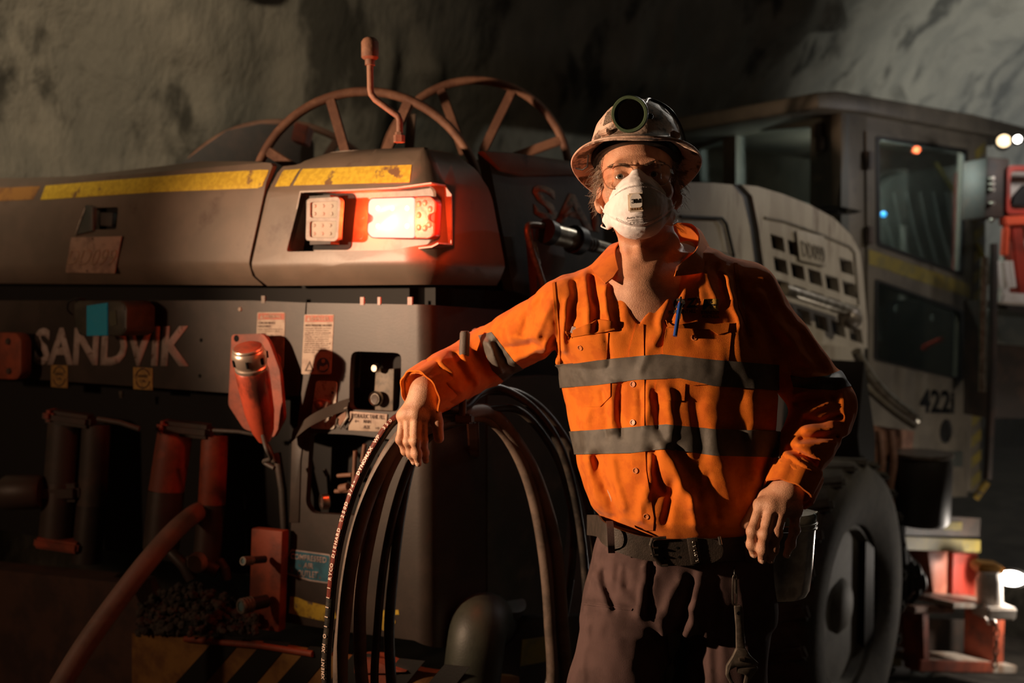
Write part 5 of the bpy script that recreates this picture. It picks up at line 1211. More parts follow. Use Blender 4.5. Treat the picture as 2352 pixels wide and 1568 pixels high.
# --- engine side: dark hood with worn lettering, bonnet with grille
SE = Plane(KC-Sd.n*.07, SS); 
eng = slab('engine_hood', SE, [(1120, 350), (1180, 352), (1320, 374), (1480, 402), (1560, 420), (1590, 520), (1590, 700), (1240, 690), (1180, 668)], .04, M_dkgreen, rig, 0)
slab('hood_edge', SE, [(1110, 346), (1180, 350), (1330, 372), (1560, 418), (1562, 440), (1340, 402), (1205, 404), (1150, 392)], .03, M_cab, eng, .018, bevel=.006)
text_quad('rig_lettering', 'SANDVIK', SE, [(1228, 498), (1640, 600), (1222, 418)], M_letterdk, eng, .001, .03, .001)
fr_ = tube('strut_bracket', catmull([SE.hit(1250, 660, .12), SE.hit(1218, 560, .12), SE.hit(1212, 525, .12), SE.hit(1222, 516, .12), SE.hit(1262, 522, .12)], 5), .010, M_dsteel, rig, 10)
slab('bracket_plate', SE, [(1222, 520), (1290, 524), (1300, 600), (1262, 690), (1236, 690)], .03, M_frame, rig, .07, bevel=.004)
tube('bracket_slot', [SE.hit(1226, 556, .11), SE.hit(1236, 606, .11)], .008, M_steel, rig, 8)
M_chr = pmat('dull_chrome', (.50, .46, .38), .35, .9, col2=(.30, .26, .20), nscale=30)
tube('support_strut', [SE.hit(1258, 534, .13), SE.hit(1322, 551, .13)], .030, M_chr, rig, 20); tube('strut_rod', [SE.hit(1330, 553, .13), SE.hit(1420, 580, .13), SE.hit(1560, 620, .13)], .020, M_chr, rig, 16)
tube('strut_collar', [SE.hit(1316, 549, .13), SE.hit(1332, 554, .13)], .042, M_black, rig, 20); tube('strut_collar', [SE.hit(1252, 530, .13), SE.hit(1266, 536, .13)], .036, M_black, rig, 20)
for k in range(4): tube('strut_band', [SE.hit(1340+7*k, 556+2*k, .13), SE.hit(1343+7*k, 557+2*k, .13)], .0225, M_frame, rig, 16)
# dark tank below, the side of the rig under the strut
SK = Plane(KC-Sd.n*.02, SS)
slab('side_tank', SK, rounded([(1120, 870), (1290, 862), (1320, 1000), (1300, 1240), (1275, 1405), (1120, 1420)], 14), .12, M_dkgreen, rig, 0)
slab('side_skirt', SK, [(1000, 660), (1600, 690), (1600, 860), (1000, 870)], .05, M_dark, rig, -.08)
slab('side_chassis', SK, [(1140, 1420), (1780, 1400), (1780, 1720), (1140, 1720)], .06, M_frame, rig, -.06); slab('chassis_stripe', SK, [(1200, 1470), (1306, 1455), (1306, 1508), (1195, 1530)], .004, M_faded, rig, .0)
slab('side_plate', SK, [(1290, 860), (1800, 860), (1800, 1420), (1290, 1420)], .04, pmat('mauve_grey_plate', (.16, .115, .10), .6, col2=(.11, .08, .07), nscale=6), rig, -.10)
slab('rusty_patch', SK, [(1058, 1212), (1120, 1218), (1112, 1330), (1050, 1320)], .01, M_rust, rig, -.005)
# thick rubber bend low at the corner
tube('rubber_elbow', catmull([at(1058, 1720, 2.62), at(1082, 1568, 2.62), at(1098, 1450, 2.64), at(1112, 1425, 2.74), at(1130, 1430, 2.95)], 8), [.078]*33, pmat('olive_rubber', (.045, .050, .036), .5, col2=(.034, .037, .028), nscale=14, bump=.15), rig, 28)
lathe('elbow_ring', [(.060, 0), (.082, .004), (.082, .03), (.070, .034)], frame_from_axis(at(1140, 1385, 2.86), (.4, -.2, .9)), M_dkgreen, rig, 28)
# bonnet: two panels with a dark seam
SB = Plane(KC-Sd.n*.02, SS)
def bon(name, pxs, holes=(), thick=.04, off=0): return slab(name, SB, pxs, thick, M_bonnet, rig, off, holes=holes)
bp1 = bon('bonnet_panel', [(1470, 408), (1560, 418), (1640, 420), (1682, 424), (1706, 452), (1722, 520), (1738, 640), (1750, 760), (1480, 690)], [rounded([(1560, 494), (1660, 498), (1672, 512), (1690, 590), (1580, 560)], 6)])
slab('bonnet_door', SB, rounded([(1562, 497), (1658, 501), (1668, 514), (1684, 586), (1582, 558)], 6), .02, M_bonnet, bp1, -.010)
tube('door_edge', [SB.hit(1562, 497, .004), SB.hit(1658, 501, .004), SB.hit(1668, 514, .004), SB.hit(1686, 590, .004)], .006, M_black, bp1, 8)
slab('bonnet_seam', SB, [(1680, 424), (1702, 422), (1724, 450), (1738, 520), (1756, 640), (1770, 780), (1748, 780), (1738, 640), (1722, 520), (1706, 452)], .05, M_black, rig, -.012)
holes = []
for j in range(4):
    for i in range(5):
        if j == 0 and i in (2, 3): continue
        x, y = 1769+39.5*i+7*j, 536+13.5*i+52*j
        holes.append([(x, y), (x+30, y+10), (x+35, y+44), (x+5, y+34)])
bp2 = bon('bonnet_grille', [(1704, 424), (1740, 428), (1800, 446), (1860, 470), (1915, 500), (1955, 540), (1976, 580), (1984, 650), (1992, 740), (1992, 800), (1776, 784), (1758, 640), (1742, 520), (1728, 450)], holes)
tube('bonnet_crease', [SB.hit(1756, 500, .003), SB.hit(1800, 508, .003), SB.hit(1880, 536, .003), SB.hit(1950, 566, .003), SB.hit(1962, 580, .003), SB.hit(1972, 700, .003)], .006, M_cab, bp2, 8)
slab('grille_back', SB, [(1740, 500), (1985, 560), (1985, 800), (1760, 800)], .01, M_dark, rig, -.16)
SBo = [SB.hit(*q, 0) for q in ((1682, 424), (1740, 428), (1800, 446), (1860, 470), (1915, 500), (1955, 540), (1976, 580), (1990, 740))]
bm = bmesh.new(); A_ = [bm.verts.new(p) for p in SBo]; B_ = [bm.verts.new(p-SB.n*1.5) for p in SBo]
for i in range(len(A_)-1): bm.faces.new((A_[i], A_[i+1], B_[i+1], B_[i]))
bmesh.ops.solidify(bm, geom=bm.faces[:], thickness=.02); obj('bonnet_top', bm, M_bonnet, rig, 50)
npb = slab('number_plate', SB, [(1830, 528), (1893, 542), (1899, 612), (1838, 598)], .006, M_bonnet, rig, .016, bevel=.002); text_quad('plate_number', 'DD099', SB, [(1843, 588), (1895, 602), (1838, 552)], M_cab, npb, .016, .0, .004)
tube('exhaust_bar', [SB.hit(1800, 664, .10), SB.hit(1850, 680, .10), SB.hit(1965, 718, .10)], .024, M_chr, rig, 16); lathe('bar_fitting', [(0, .05), (.03, .05), (.045, .03), (.045, -.03), (.03, -.05), (0, -.05)], frame_from_axis(SB.hit(1952, 730, .10), (.7, .7, -.3)), M_dsteel, rig, 18)
slab('bonnet_skirt', SB, [(1780, 780), (1985, 800), (1985, 830), (1950, 860), (1860, 840), (1780, 830)], .03, M_bonnet, rig, .03); slab('skirt_gap', SB, [(1760, 740), (1990, 770), (1990, 860), (1760, 850)], .03, M_black, rig, -.03)
tube('grab_rail', catmull([SB.hit(1966, 806, .16), SB.hit(1990, 850, .18), SB.hit(2030, 900, .2), SB.hit(2105, 962, .22)], 4), .022, M_chr, rig, 12); tube('grab_rail', catmull([SB.hit(1980, 880, .16), SB.hit(2040, 935, .2), SB.hit(2098, 978, .22)], 4), .016, M_cab, rig, 12)
# wheel
WC = at(1862, 1378, 4.02); wn = Vector((.79, -.613, 0)).normalized(); Mw = frame_from_axis(WC, wn, (0, 0, 1)); RW = .585
M_tyre = pmat('dusty_tyre', (.085, .075, .058), .9, col2=(.055, .048, .038), nscale=10, bump=.4, bscale=80); M_rim = pmat('dusty_rim', (.16, .15, .12), .7, col2=(.11, .10, .08), nscale=8)
wheel = empty('wheel'); wheel.parent = rig
lathe('tyre', [(.30, -.30), (.42, -.33), (.52, -.31), (RW, -.25), (RW+.005, 0), (RW, .16), (.55, .20), (.50, .215), (.40, .205), (.335, .17), (.315, .10), (.30, -.02)], Mw, M_tyre, wheel, 64)
lathe('wheel_rim', [(.318, .12), (.330, .150), (.312, .155), (.302, .12), (.285, .085), (.22, .075), (.17, .085), (.15, .09), (0, .09)], Mw, M_rim, wheel, 56); lathe('hub', [(0, .15), (.085, .145), (.112, .12), (.122, .08)], Mw, M_rim, wheel, 32)
for k in range(10): a = 2*PI*k/10; lathe('wheel_nut', [(0, .03), (.014, .03), (.016, 0)], Mw @ Matrix.Translation((.145*math.cos(a), .145*math.sin(a), .085)), M_rim, wheel, 6)
for k in range(26):
    a = 2*PI*k/26; box('tread_lug', Mw @ Matrix.Rotation(a, 4, 'Z') @ Matrix.Translation((RW-.008, 0, .02)) @ Matrix.Rotation(.35, 4, 'X'), (.03, .06, .40), M_tyre, wheel, .012)
bent_ = slab('wheel_arch', Plane(WC+wn*.1, (.78, .62, 0)), [(1985, 830), (2010, 1000), (2006, 1500), (1985, 1500), (1990, 1200), (1970, 1000)], .35, M_black, rig)
# ================================================================== operator's cab, steps and boom (parts of the rig)
DO = at(1930, 600, 4.9); DX = Vector((.77, .63, 0)).normalized(); BX = Vector((.42, -.907, 0)).normalized()
Dp = Plane(DO, DX); Bp = Plane(DO, BX)
cab = empty('cab'); cab.parent = rig
door = slab('cab_door', Dp, [(1990, 300), (2238, 330), (2232, 600), (2226, 900), (2222, 1140), (2160, 1142), (2120, 1100), (1996, 1050)], .05, M_cab, rig, .012,
     holes=[rounded([(2014, 314), (2222, 345), (2211, 632), (2016, 562)], 8), rounded([(2012, 642), (2214, 716), (2208, 872), (2010, 826)], 8)])
for q in ([(2014, 314), (2222, 345), (2211, 632), (2016, 562)], [(2012, 642), (2214, 716), (2208, 872), (2010, 826)]):
    pts = rounded(q, 8); cx = sum(p[0] for p in pts)/len(pts); cy = sum(p[1] for p in pts)/len(pts)
    slab('window_seal', Dp, [(cx+(x-cx)*1.02, cy+(y-cy)*1.02) for x, y in pts], .012, M_black, door, .016, holes=[[(cx+(x-cx)*.94, cy+(y-cy)*.955) for x, y in pts]])
    slab('window_pane', Dp, pts, .005, M_glass, door, -.008)
slab('door_stripe', Dp, [(1996, 572), (2228, 652), (2228, 684), (1996, 606)], .002, M_faded, door, .0135)
text_quad('unit_number', '422i', Dp, [(2112, 948), (2192, 950), (2112, 893)], M_ink, door, .0128, .035, .001)
lathe('speaker_vent', [(0, -.004), (.045, -.002), (.058, .006), (.066, .004), (.066, 0)], Dp.mat(2172, 991, .0125), M_black, door, 28)
slab('door_plate', Dp, [(2134, 1036), (2212, 1036), (2212, 1072), (2134, 1072)], .003, M_dkgreen, door, .014)
for y in (368, 540): box('door_hinge', Dp.mat(1996, y, .02), (.05, .09, .03), M_frame, door, .006)
tube('door_handle', catmull([Dp.hit(2244, 560, .02), Dp.hit(2262, 600, .07), Dp.hit(2270, 620, .07), Dp.hit(2268, 650, .03)], 4), .014, M_faded, door, 10)
# corner post, right-hand post with hazard tape, roof, rear face
post = slab('cab_post', Dp, [(1932, 240), (1992, 248), (1998, 700), (2000, 1080), (1960, 1060), (1935, 700)], .06, M_cab, cab, 0, bevel=.01)
rp = slab('cab_post', Dp, [(2236, 300), (2268, 306), (2262, 700), (2250, 1130), (2224, 1130), (2230, 700)], .08, M_cab, cab, .0, bevel=.006)
for k in range(17):
    y = 330+47*k
    if y < 1100: xs = 2240-.012*(y-330); slab('hazard_stripe', Dp, [(xs, y+16), (xs+22, y-4), (xs+22, y+20), (xs, y+40)], .002, M_faded, rp, .0015)
slab('cab_roof', Dp, [(1878, 212), (1932, 208), (2240, 262), (2360, 292), (2360, 326), (2240, 304), (1990, 258), (1880, 248)], 1.25, M_cab, cab, .06, bevel=.015)
slab('roof_edge', Bp, [(1590, 292), (1700, 256), (1880, 212), (1930, 210), (1930, 250), (1700, 296), (1590, 332)], .05, M_frame, cab, .05)
rear = slab('cab_rear', Bp, [(1586, 310), (1700, 284), (1880, 244), (1932, 240), (1932, 900), (1586, 760)], .05, M_dkgreen, cab, 0,
     holes=[rounded([(1692, 304), (1862, 292), (1860, 470), (1694, 430)], 6), rounded([(1606, 342), (1664, 322), (1664, 424), (1610, 420)], 6)])
for q in ([(1692, 304), (1862, 292), (1860, 470), (1694, 430)], [(1606, 342), (1664, 322), (1664, 424), (1610, 420)]): slab('window_pane', Bp, q, .005, M_glass, rear, -.01)
slab('window_bar', Bp, [(1660, 300), (1690, 292), (1690, 440), (1662, 430)], .03, M_cab, rear, .012)
for q in ((1880, 300), (1886, 330)): box('hinge_block', Bp.mat(*q, .02), (.05, .07, .04), M_frame, rear, .006)
tube('mirror_arm', [Bp.hit(1890, 475, .04), Bp.hit(1930, 480, .16), Bp.hit(1950, 484, .24)], .012, M_black, cab, 8)
lathe('mirror', [(0, .03), (.06, .02), (.085, 0), (.06, -.02), (0, -.03)], Matrix.Translation(Bp.hit(1925, 486, .12)) @ Matrix.Diagonal((1.3, 1, .5, 1)), M_black, cab, 20)
slab('door_header', Dp, [(1990, 246), (2262, 294), (2262, 330), (2236, 334), (1990, 302)], .05, M_cab, cab, -.005)
slab('window_header', Bp, [(1590, 290), (1700, 262), (1932, 212), (1932, 246), (1880, 250), (1700, 290), (1590, 318)], .05, M_dkgreen, cab, -.01)
# inside of the cab: far side wall with ribbed seat, red post
CI = Plane(DO-Dp.n*1.15, DX)
slab('cab_far_wall', CI, [(2005, 900), (2230, 1000), (2230, 560), (2010, 520)], .04, M_dkgreen, cab)
slab('cab_floor', CI, [(1950, 1000), (2240, 1060), (2240, 1120), (1950, 1080)], 1.0, M_frame, cab, 1.05)
M_seat = pmat('grey_ribbed_seat', (.16, .17, .155), .7, col2=(.11, .12, .11), nscale=9)
CS = Plane(DO-Dp.n*.62, DX)
seat = slab('seat_back', CS, rounded([(2012, 440), (2060, 400), (2140, 372), (2186, 402), (2196, 560), (2190, 650), (2010, 600)], 24), .14, M_seat, cab, 0, bevel=.02)
for k in range(6): x = 2024+30*k; tube('seat_rib', [CS.hit(x, 440 if k else 460, .008), CS.hit(x+16, 520, .012), CS.hit(x+42, 612, .008)], .012, M_seat, seat, 8)
bar('seat_belt', CS.hit(2150, 372, .04), CS.hit(2200, 450, .06), .03, .006, M_faded, seat, .001)
bar('red_post', CS.hit(2206, 396, .2), CS.hit(2200, 640, .2), .055, .05, M_red, cab, .006)
M_redled = pmat('red_cab_light', (1, .2, .1), .4, emit=(1, .14, .05), estr=14); M_blueled = pmat('blue_cab_light', (.1, .4, 1), .4, emit=(.05, .42, 1), estr=5)
CL = Plane(DO-Dp.n*.3, DX)
bm = bmesh.new(); bmesh.ops.create_uvsphere(bm, u_segments=16, v_segments=10, radius=.020, matrix=Matrix.Translation(CL.hit(2106, 344))); obj('cab_light', bm, M_redled, cab)
bm = bmesh.new(); bmesh.ops.create_uvsphere(bm, u_segments=16, v_segments=10, radius=.016, matrix=Matrix.Translation(CL.hit(2030, 492))); obj('cab_light', bm, M_blueled, cab)
slab('headliner', CL, [(2020, 330), (2215, 356), (2215, 378), (2020, 400)], .4, M_frame, cab, -.3)
for q, h in (((2062, 708), 12), ((2145, 730), 14)): box('dash_display', CL.mat(*q), (.05, .04, .02), M_seat, cab, .004)
bar('red_lever', CL.hit(2120, 800), CL.hit(2165, 778), .03, .03, M_red, cab, .006)
point('cab_interior_lamp', CL.hit(2003, 372), 32, (.93, .96, .90), .015)
# bin on the walkway, walkway, steps
SP = Plane(at(2150, 1250, 4.75), DX)
M_bin = pmat('dark_plastic_bin', (.045, .04, .035), .45, bump=.1)
bn = lathe('walkway_drum', [(0, -.17), (.11, -.17), (.125, -.15), (.13, .1), (.12, .15), (0, .155)], Matrix.Translation(at(2118, 1120, 4.6)), M_bin, rig, 28); lathe('drum_rim', [(.118, .145), (.134, .15), (.134, .165), (.118, .165)], Matrix.Translation(at(2118, 1120, 4.6)), M_dsteel, bn, 28)
tube('drum_handle', catmull([at(2150, 1060, 4.6), at(2164, 1080, 4.55), at(2160, 1160, 4.52), at(2152, 1205, 4.5)], 4), .009, M_steel, bn, 8)
slab('walkway', SP, [(2080, 1180), (2252, 1190), (2250, 1232), (2080, 1228)], .5, M_frame, rig, 0); slab('walkway_edge', SP, [(2078, 1232), (2252, 1240), (2252, 1268), (2078, 1262)], .03, M_faded, rig, .01); slab('walkway_light_patch', SP, [(2170, 1198), (2210, 1199), (2209, 1218), (2168, 1216)], .004, M_faded, rig, .004)
slab('red_box', SP, rounded([(2130, 1262), (2248, 1268), (2246, 1376), (2146, 1372)], 5), .12, pmat('lamplit_red_box', (.62, .22, .14), .5, col2=(.50, .15, .09), nscale=8), rig, -.06, bevel=.008)  # paler red carries the lamplight on this part of the box
slab('red_box_side', SP, [(2190, 1270), (2242, 1274), (2238, 1374), (2188, 1370)], .02, M_red, rig, -.035)
steps = empty('access_steps'); steps.parent = rig
M_step = pmat('worn_step_steel', (.42, .36, .30), .5, col2=(.28, .18, .12), nscale=12)
bar('step_tread', SP.hit(2138, 1378, .05), SP.hit(2262, 1380, .05), .22, .025, M_step, steps, .004); bar('step_tread', SP.hit(2090, 1398, .08), SP.hit(2182, 1398, .08), .05, .03, M_rust, steps, .006)
bar('step_upright', SP.hit(2102, 1395, .05), SP.hit(2106, 1535, .05), .10, .06, M_orange, steps, .006); bar('step_upright', SP.hit(2262, 1385, .05), SP.hit(2258, 1525, .05), .16, .10, M_orange, steps, .006)
bar('step_tread', SP.hit(2112, 1518, .06), SP.hit(2280, 1522, .06), .24, .04, M_step, steps, .004); bar('tread_lip', SP.hit(2112, 1528, .19), SP.hit(2280, 1532, .19), .012, .05, M_orange, steps, .003); bar('step_back', SP.hit(2120, 1470, -.16), SP.hit(2260, 1470, -.16), .02, .22, M_frame, steps, .004)
bar('support_leg', at(2002, 1240, 4.6), at(2006, 1340, 4.6), .035, .04, M_chr, rig); bar('support_leg', at(2022, 1240, 4.62), at(2024, 1345, 4.62), .05, .05, M_chr, rig)
bar('jack_leg', at(2012, 1380, 4.6), at(2016, 1500, 4.6), .07, .07, M_rust, rig); bar('jack_foot', at(1998, 1508, 4.6), at(2052, 1502, 4.6), .20, .04, M_faded, rig); bar('brace', at(2080, 1400, 4.6), at(2058, 1480, 4.6), .06, .08, M_rust, rig)
for k, (x, y) in enumerate(((2088, 1285), (2098, 1300), (2112, 1312), (2122, 1330), (2108, 1345), (2094, 1330))): tube('hydraulic_hose', catmull([at(x-20, y-26, 4.6), at(x-4, y-10, 4.56), at(x, y+18, 4.56), at(x-16, y+40, 4.6)], 4), .014, M_black, rig, 8)
for x in (2040, 2058, 2074): tube('hydraulic_hose', catmull([at(x, 1060, 4.62), at(x-10, 1180, 4.58), at(x+4, 1300, 4.55), at(x-6, 1420, 4.6)], 4), .020, M_black, rig, 8)
slab('rusty_side_panel', SP, [(1998, 975), (2100, 990), (2078, 1190), (1998, 1180)], .03, M_rust, rig, -.1); slab('dark_side_panel', SP, [(1990, 1180), (2090, 1190), (2090, 1560), (1990, 1560)], .03, M_dark, rig, -.2)
for x in (2020, 2046): tube('side_hose', catmull([at(x, 990, 4.5), at(x+6, 1060, 4.46), at(x-2, 1120, 4.46), at(x+4, 1190, 4.5)], 4), .018, M_rust, rig, 10)
bar('yellow_rail_end', at(2240, 1145, 4.8), at(2268, 1106, 4.8), .02, .03, M_yelworn, rig)
# chain on the steps
ch = empty('safety_chain', 'steel chain hanging from the lit steps at the right edge', 'chain')
cp = catmull([at(2262, 1418, 4.55), at(2272, 1432, 4.55), at(2288, 1426, 4.55), at(2290, 1444, 4.55), at(2288, 1490, 4.55), at(2284, 1540, 4.55)], 4)
dist = 0; last = cp[0]; k = 0
for i in range(1, len(cp)):
    seg = (cp[i]-last).length
    if seg < .026: continue
    c = (cp[i]+last)/2; M = frame_from_axis(c, cp[i]-last, (1, 0, 0) if k % 2 else (0, 1, 0))
    tube('chain_link', [M @ Vector((.009*math.cos(a), 0, .019*math.sin(a))) for a in np.linspace(0, 2*PI, 14, endpoint=False)], .0042, M_steel, ch, 6, True); last = cp[i]; k += 1
# lamps and boom at the right edge
M_hot = pmat('lit_lamp_face', (1, .95, .88), .4, emit=(1, .93, .84), estr=26); M_warm = pmat('lit_lamp_dim', (1, .8, .5), .4, emit=(1, .74, .42), estr=2.2)
hl_ = lathe('head_lamp', [(0, .02), (.05, .02), (.062, .01), (.055, -.05), (.03, -.08), (0, -.08)], frame_from_axis(at(2322, 1326, 4.9), (-.35, -.9, .05)) @ Matrix.Diagonal((1.35, .8, 1, 1)), M_black, rig, 28); lathe('lamp_face', [(0, .024), (.03, .0235), (.046, .021)], frame_from_axis(at(2322, 1326, 4.9), (-.35, -.9, .05)) @ Matrix.Diagonal((1.35, .8, 1, 1)), M_hot, hl_, 28)
M_pale = pmat('white_lit_steel', (.72, .66, .60), .5, col2=(.6, .52, .45), nscale=12)  # pale colour stands in for white lamplight on these parts
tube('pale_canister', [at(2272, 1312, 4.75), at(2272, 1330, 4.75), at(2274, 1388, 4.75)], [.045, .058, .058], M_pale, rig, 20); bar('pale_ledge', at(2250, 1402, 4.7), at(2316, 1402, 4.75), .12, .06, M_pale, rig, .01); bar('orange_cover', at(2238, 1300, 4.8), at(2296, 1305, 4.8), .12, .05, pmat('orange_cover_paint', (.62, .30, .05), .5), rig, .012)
tl2 = lathe('roof_lamp', [(0, .012), (.020, .012), (.028, .006), (.028, -.03), (0, -.04)], frame_from_axis(at(2336, 320, 5.0), (-.3, -1, -.1)), M_black, rig, 20); lathe('lamp_face', [(0, .0145), (.018, .0135)], frame_from_axis(at(2336, 320, 5.0), (-.3, -1, -.1)), M_hot, tl2, 20)
tl3 = lathe('roof_lamp', [(0, .012), (.035, .012), (.045, .004), (.04, -.04), (0, -.05)], frame_from_axis(at(2305, 325, 5.1), (-.4, -1, .1)), M_black, rig, 20); lathe('lamp_face', [(0, .0145), (.033, .0135)], frame_from_axis(at(2305, 325, 5.1), (-.4, -1, .1)), M_warm, tl3, 20)
BMp = Plane(at(2320, 560, 5.2), (1, .2, 0))
slab('boom_housing', BMp, [(2268, 360), (2320, 364), (2318, 500), (2262, 500)], .2, M_frame, rig, 0, bevel=.01)
for y in (410, 423, 436, 467, 505): lathe('housing_bolt', [(0, .02), (.010, .02), (.013, 0)], BMp.mat(2276, y, .01), M_steel, rig, 10)
slab('red_window_frame', BMp, rounded([(2314, 380), (2420, 380), (2420, 492), (2312, 492)], 12), .05, M_red, rig, .02, holes=[rounded([(2322, 392), (2410, 392), (2410, 480), (2320, 480)], 12)])
slab('pale_backing', BMp, [(2314, 380), (2420, 380), (2420, 700), (2300, 700)], .03, M_pale, rig, -.16); slab('dark_flap', BMp, [(2326, 470), (2330, 450), (2352, 425), (2420, 420), (2420, 474)], .02, M_black, rig, .0)
bar('red_boom_bar', BMp.hit(2300, 509, .05), BMp.hit(2420, 503, .05), .05, .05, pmat('bright_red_bar', (.85, .12, .05), .4), rig, .008)
bar('red_boom_bar', BMp.hit(2310, 520, .06), BMp.hit(2306, 588, .06), .035, .035, bpy.data.materials['bright_red_bar'], rig, .008)
bar('boom_arm', BMp.hit(2326, 520, .02), BMp.hit(2342, 680, .02), .07, .07, M_red, rig, .008); bar('boom_foot', BMp.hit(2290, 684, .03), BMp.hit(2380, 690, .03), .08, .06, M_pale, rig, .01)
for x in (2288, 2306, 2318): tube('boom_cylinder', [BMp.hit(x, 600, .05), BMp.hit(x+8, 660, .05)], .018, M_pale, rig, 12)
tube('door_pole', [at(2262, 590, 5.0), at(2258, 700, 5.0), at(2256, 900, 5.0)], .018, M_chr, rig, 10)
tube('boom_pipe', [at(2282, 560, 5.1), at(2280, 840, 5.05), at(2268, 1100, 5.0)], .02, M_frame, rig, 10)
slab('boom_body', BMp, [(2270, 690), (2420, 690), (2420, 960), (2268, 960)], .2, M_frame, rig, -.1); slab('boom_cover', BMp, rounded([(2290, 705), (2350, 720), (2420, 770), (2420, 800), (2310, 790), (2286, 740)], 12), .1, M_dkgreen, rig, .03)
for x, y in ((2305, 1440), (2335, 1400), (2345, 1470)): 
    bm = bmesh.new(); bmesh.ops.create_icosphere(bm, subdivisions=3, radius=.16, matrix=Matrix.Translation(at(x+20, y, 6.0)))
    for v in bm.verts: v.co += Vector((1, 1, 1))*.05*mnoise.noise(v.co*5)
    tag(obj('muck_rock', bm, M_rock, None, 60), {1440: 'leftmost of the three pale boulders beside the lit steps', 1400: 'highest of the three pale boulders, just under the bright head lamp', 1470: 'lowest of the three pale boulders at the right edge'}[y], 'boulder', 'boulders beside the steps')
# ================================================================== loose things on and around the rig
# hose rack (part of the rig) and hoses hung over it
rk = empty('hose_rack'); rk.parent = rig
tube('rack_post', [at(1062, 960, 2.245), at(1064, 880, 2.245), at(1068, 772, 2.245)], .0088, M_frame, rk, 16)
tube('rubber_grip', [at(1065, 830, 2.245), at(1067, 790, 2.245), at(1068, 766, 2.245), at(1068, 760, 2.245)], [.0118, .0118, .0118, .009], pmat('grey_rubber_grip', (.10, .075, .06), .6, bump=.3, bscale=300), rk, 18)
tube('rack_post', [at(1092, 900, 2.50), at(1093, 800, 2.50), at(1093, 757, 2.50)], .0095, M_rust, rk, 16)
lathe('rack_disc', [(0, .006), (.009, .006), (.0115, 0), (.009, -.006), (0, -.006)], frame_from_axis(at(1093, 764, 2.47), (-.3, -1, 0)), M_rust, rk, 24)
bar('rack_arm', at(1062, 962, 2.235), at(1100, 962, 2.95), .04, .022, M_frame, rk, .004); bar('rack_strut', at(1085, 962, 2.5), at(1090, 1060, 2.8), .03, .02, M_rust, rk, .004)
M_hoseblk = pmat('black_hose', (.018, .016, .014), .38, col2=(.05, .04, .032), nscale=20, bump=.15, bscale=200); M_hosebrn = pmat('dusty_brown_hose', (.15, .105, .08), .6, col2=(.09, .065, .05), nscale=16, bump=.2, bscale=200)
M_hosestripe = pmat('red_hose_stripe', (.33, .055, .03), .5, col2=(.22, .04, .025), nscale=50); M_hoseprint = pmat('pale_hose_print', (.68, .50, .40), .5)
def hose(name, label, pts, r, mat, closed=True):
    path = catmull([at(*p) for p in pts], 10, closed); o = tube(name, path, r, mat, None, 16, closed); tag(o, label, 'hose', 'hoses hung over the rack'); return o, path
hA, pathA = hose('printed_hose', 'black hose with a red printed stripe, outermost on the left of the rack',
    [(1060, 938, 2.30), (985, 938, 2.235), (915, 958, 2.215), (870, 1012, 2.205), (822, 1105, 2.20), (790, 1200, 2.20), (769, 1300, 2.20), (757, 1420, 2.20), (750, 1568, 2.20), (770, 1900, 2.22), (980, 2110, 2.32), (1230, 1950, 2.46), (1335, 1700, 2.50), (1348, 1420, 2.52), (1334, 1220, 2.52), (1296, 1050, 2.50), (1232, 945, 2.48), (1150, 892, 2.44), (1100, 905, 2.38)], .0108, M_hoseblk)
hose('air_hose', 'dusty brown hose just inside the printed one on the left of the rack',
    [(1062, 948, 2.33), (990, 962, 2.26), (925, 1000, 2.245), (873, 1080, 2.235), (833, 1180, 2.23), (806, 1290, 2.23), (790, 1420, 2.23), (782, 1568, 2.235), (800, 1880, 2.25), (990, 2060, 2.34), (1210, 1900, 2.46), (1296, 1640, 2.52), (1290, 1420, 2.54), (1275, 1250, 2.54), (1240, 1120, 2.53), (1196, 1030, 2.50), (1130, 950, 2.42)], .0172, M_hosebrn)
hose('air_hose', 'dusty brown hose hanging inside the others, right under his hand',
    [(1064, 958, 2.34), (1000, 975, 2.275), (932, 1015, 2.265), (886, 1095, 2.26), (856, 1200, 2.26), (832, 1330, 2.26), (826, 1450, 2.26), (836, 1600, 2.265), (880, 1860, 2.28), (1010, 2010, 2.35), (1180, 1860, 2.44), (1262, 1620, 2.50), (1262, 1420, 2.52), (1246, 1250, 2.52), (1216, 1110, 2.51), (1170, 1010, 2.48), (1120, 960, 2.42)], .0150, M_hosebrn)
hose('air_hose', 'thin black hose with the tightest loop on the rack',
    [(1066, 966, 2.36), (1010, 985, 2.30), (955, 1040, 2.29), (915, 1140, 2.285), (884, 1280, 2.28), (868, 1430, 2.28), (862, 1600, 2.285), (900, 1800, 2.30), (1030, 1940, 2.36), (1170, 1820, 2.43), (1250, 1600, 2.50), (1300, 1400, 2.56), (1318, 1230, 2.56), (1300, 1110, 2.55), (1262, 1020, 2.53), (1196, 945, 2.48), (1120, 940, 2.40)], .0098, M_hoseblk)
hose('air_hose', 'glossy black hose highest on the right side of the rack',
    [(1064, 930, 2.36), (1010, 950, 2.31), (962, 1010, 2.305), (930, 1120, 2.30), (905, 1300, 2.30), (895, 1500, 2.30), (930, 1760, 2.32), (1050, 1880, 2.38), (1200, 1760, 2.45), (1330, 1560, 2.56), (1372, 1380, 2.60), (1362, 1210, 2.60), (1322, 1060, 2.58), (1262, 960, 2.56), (1190, 905, 2.52), (1110, 898, 2.44)], .0125, M_hoseblk)
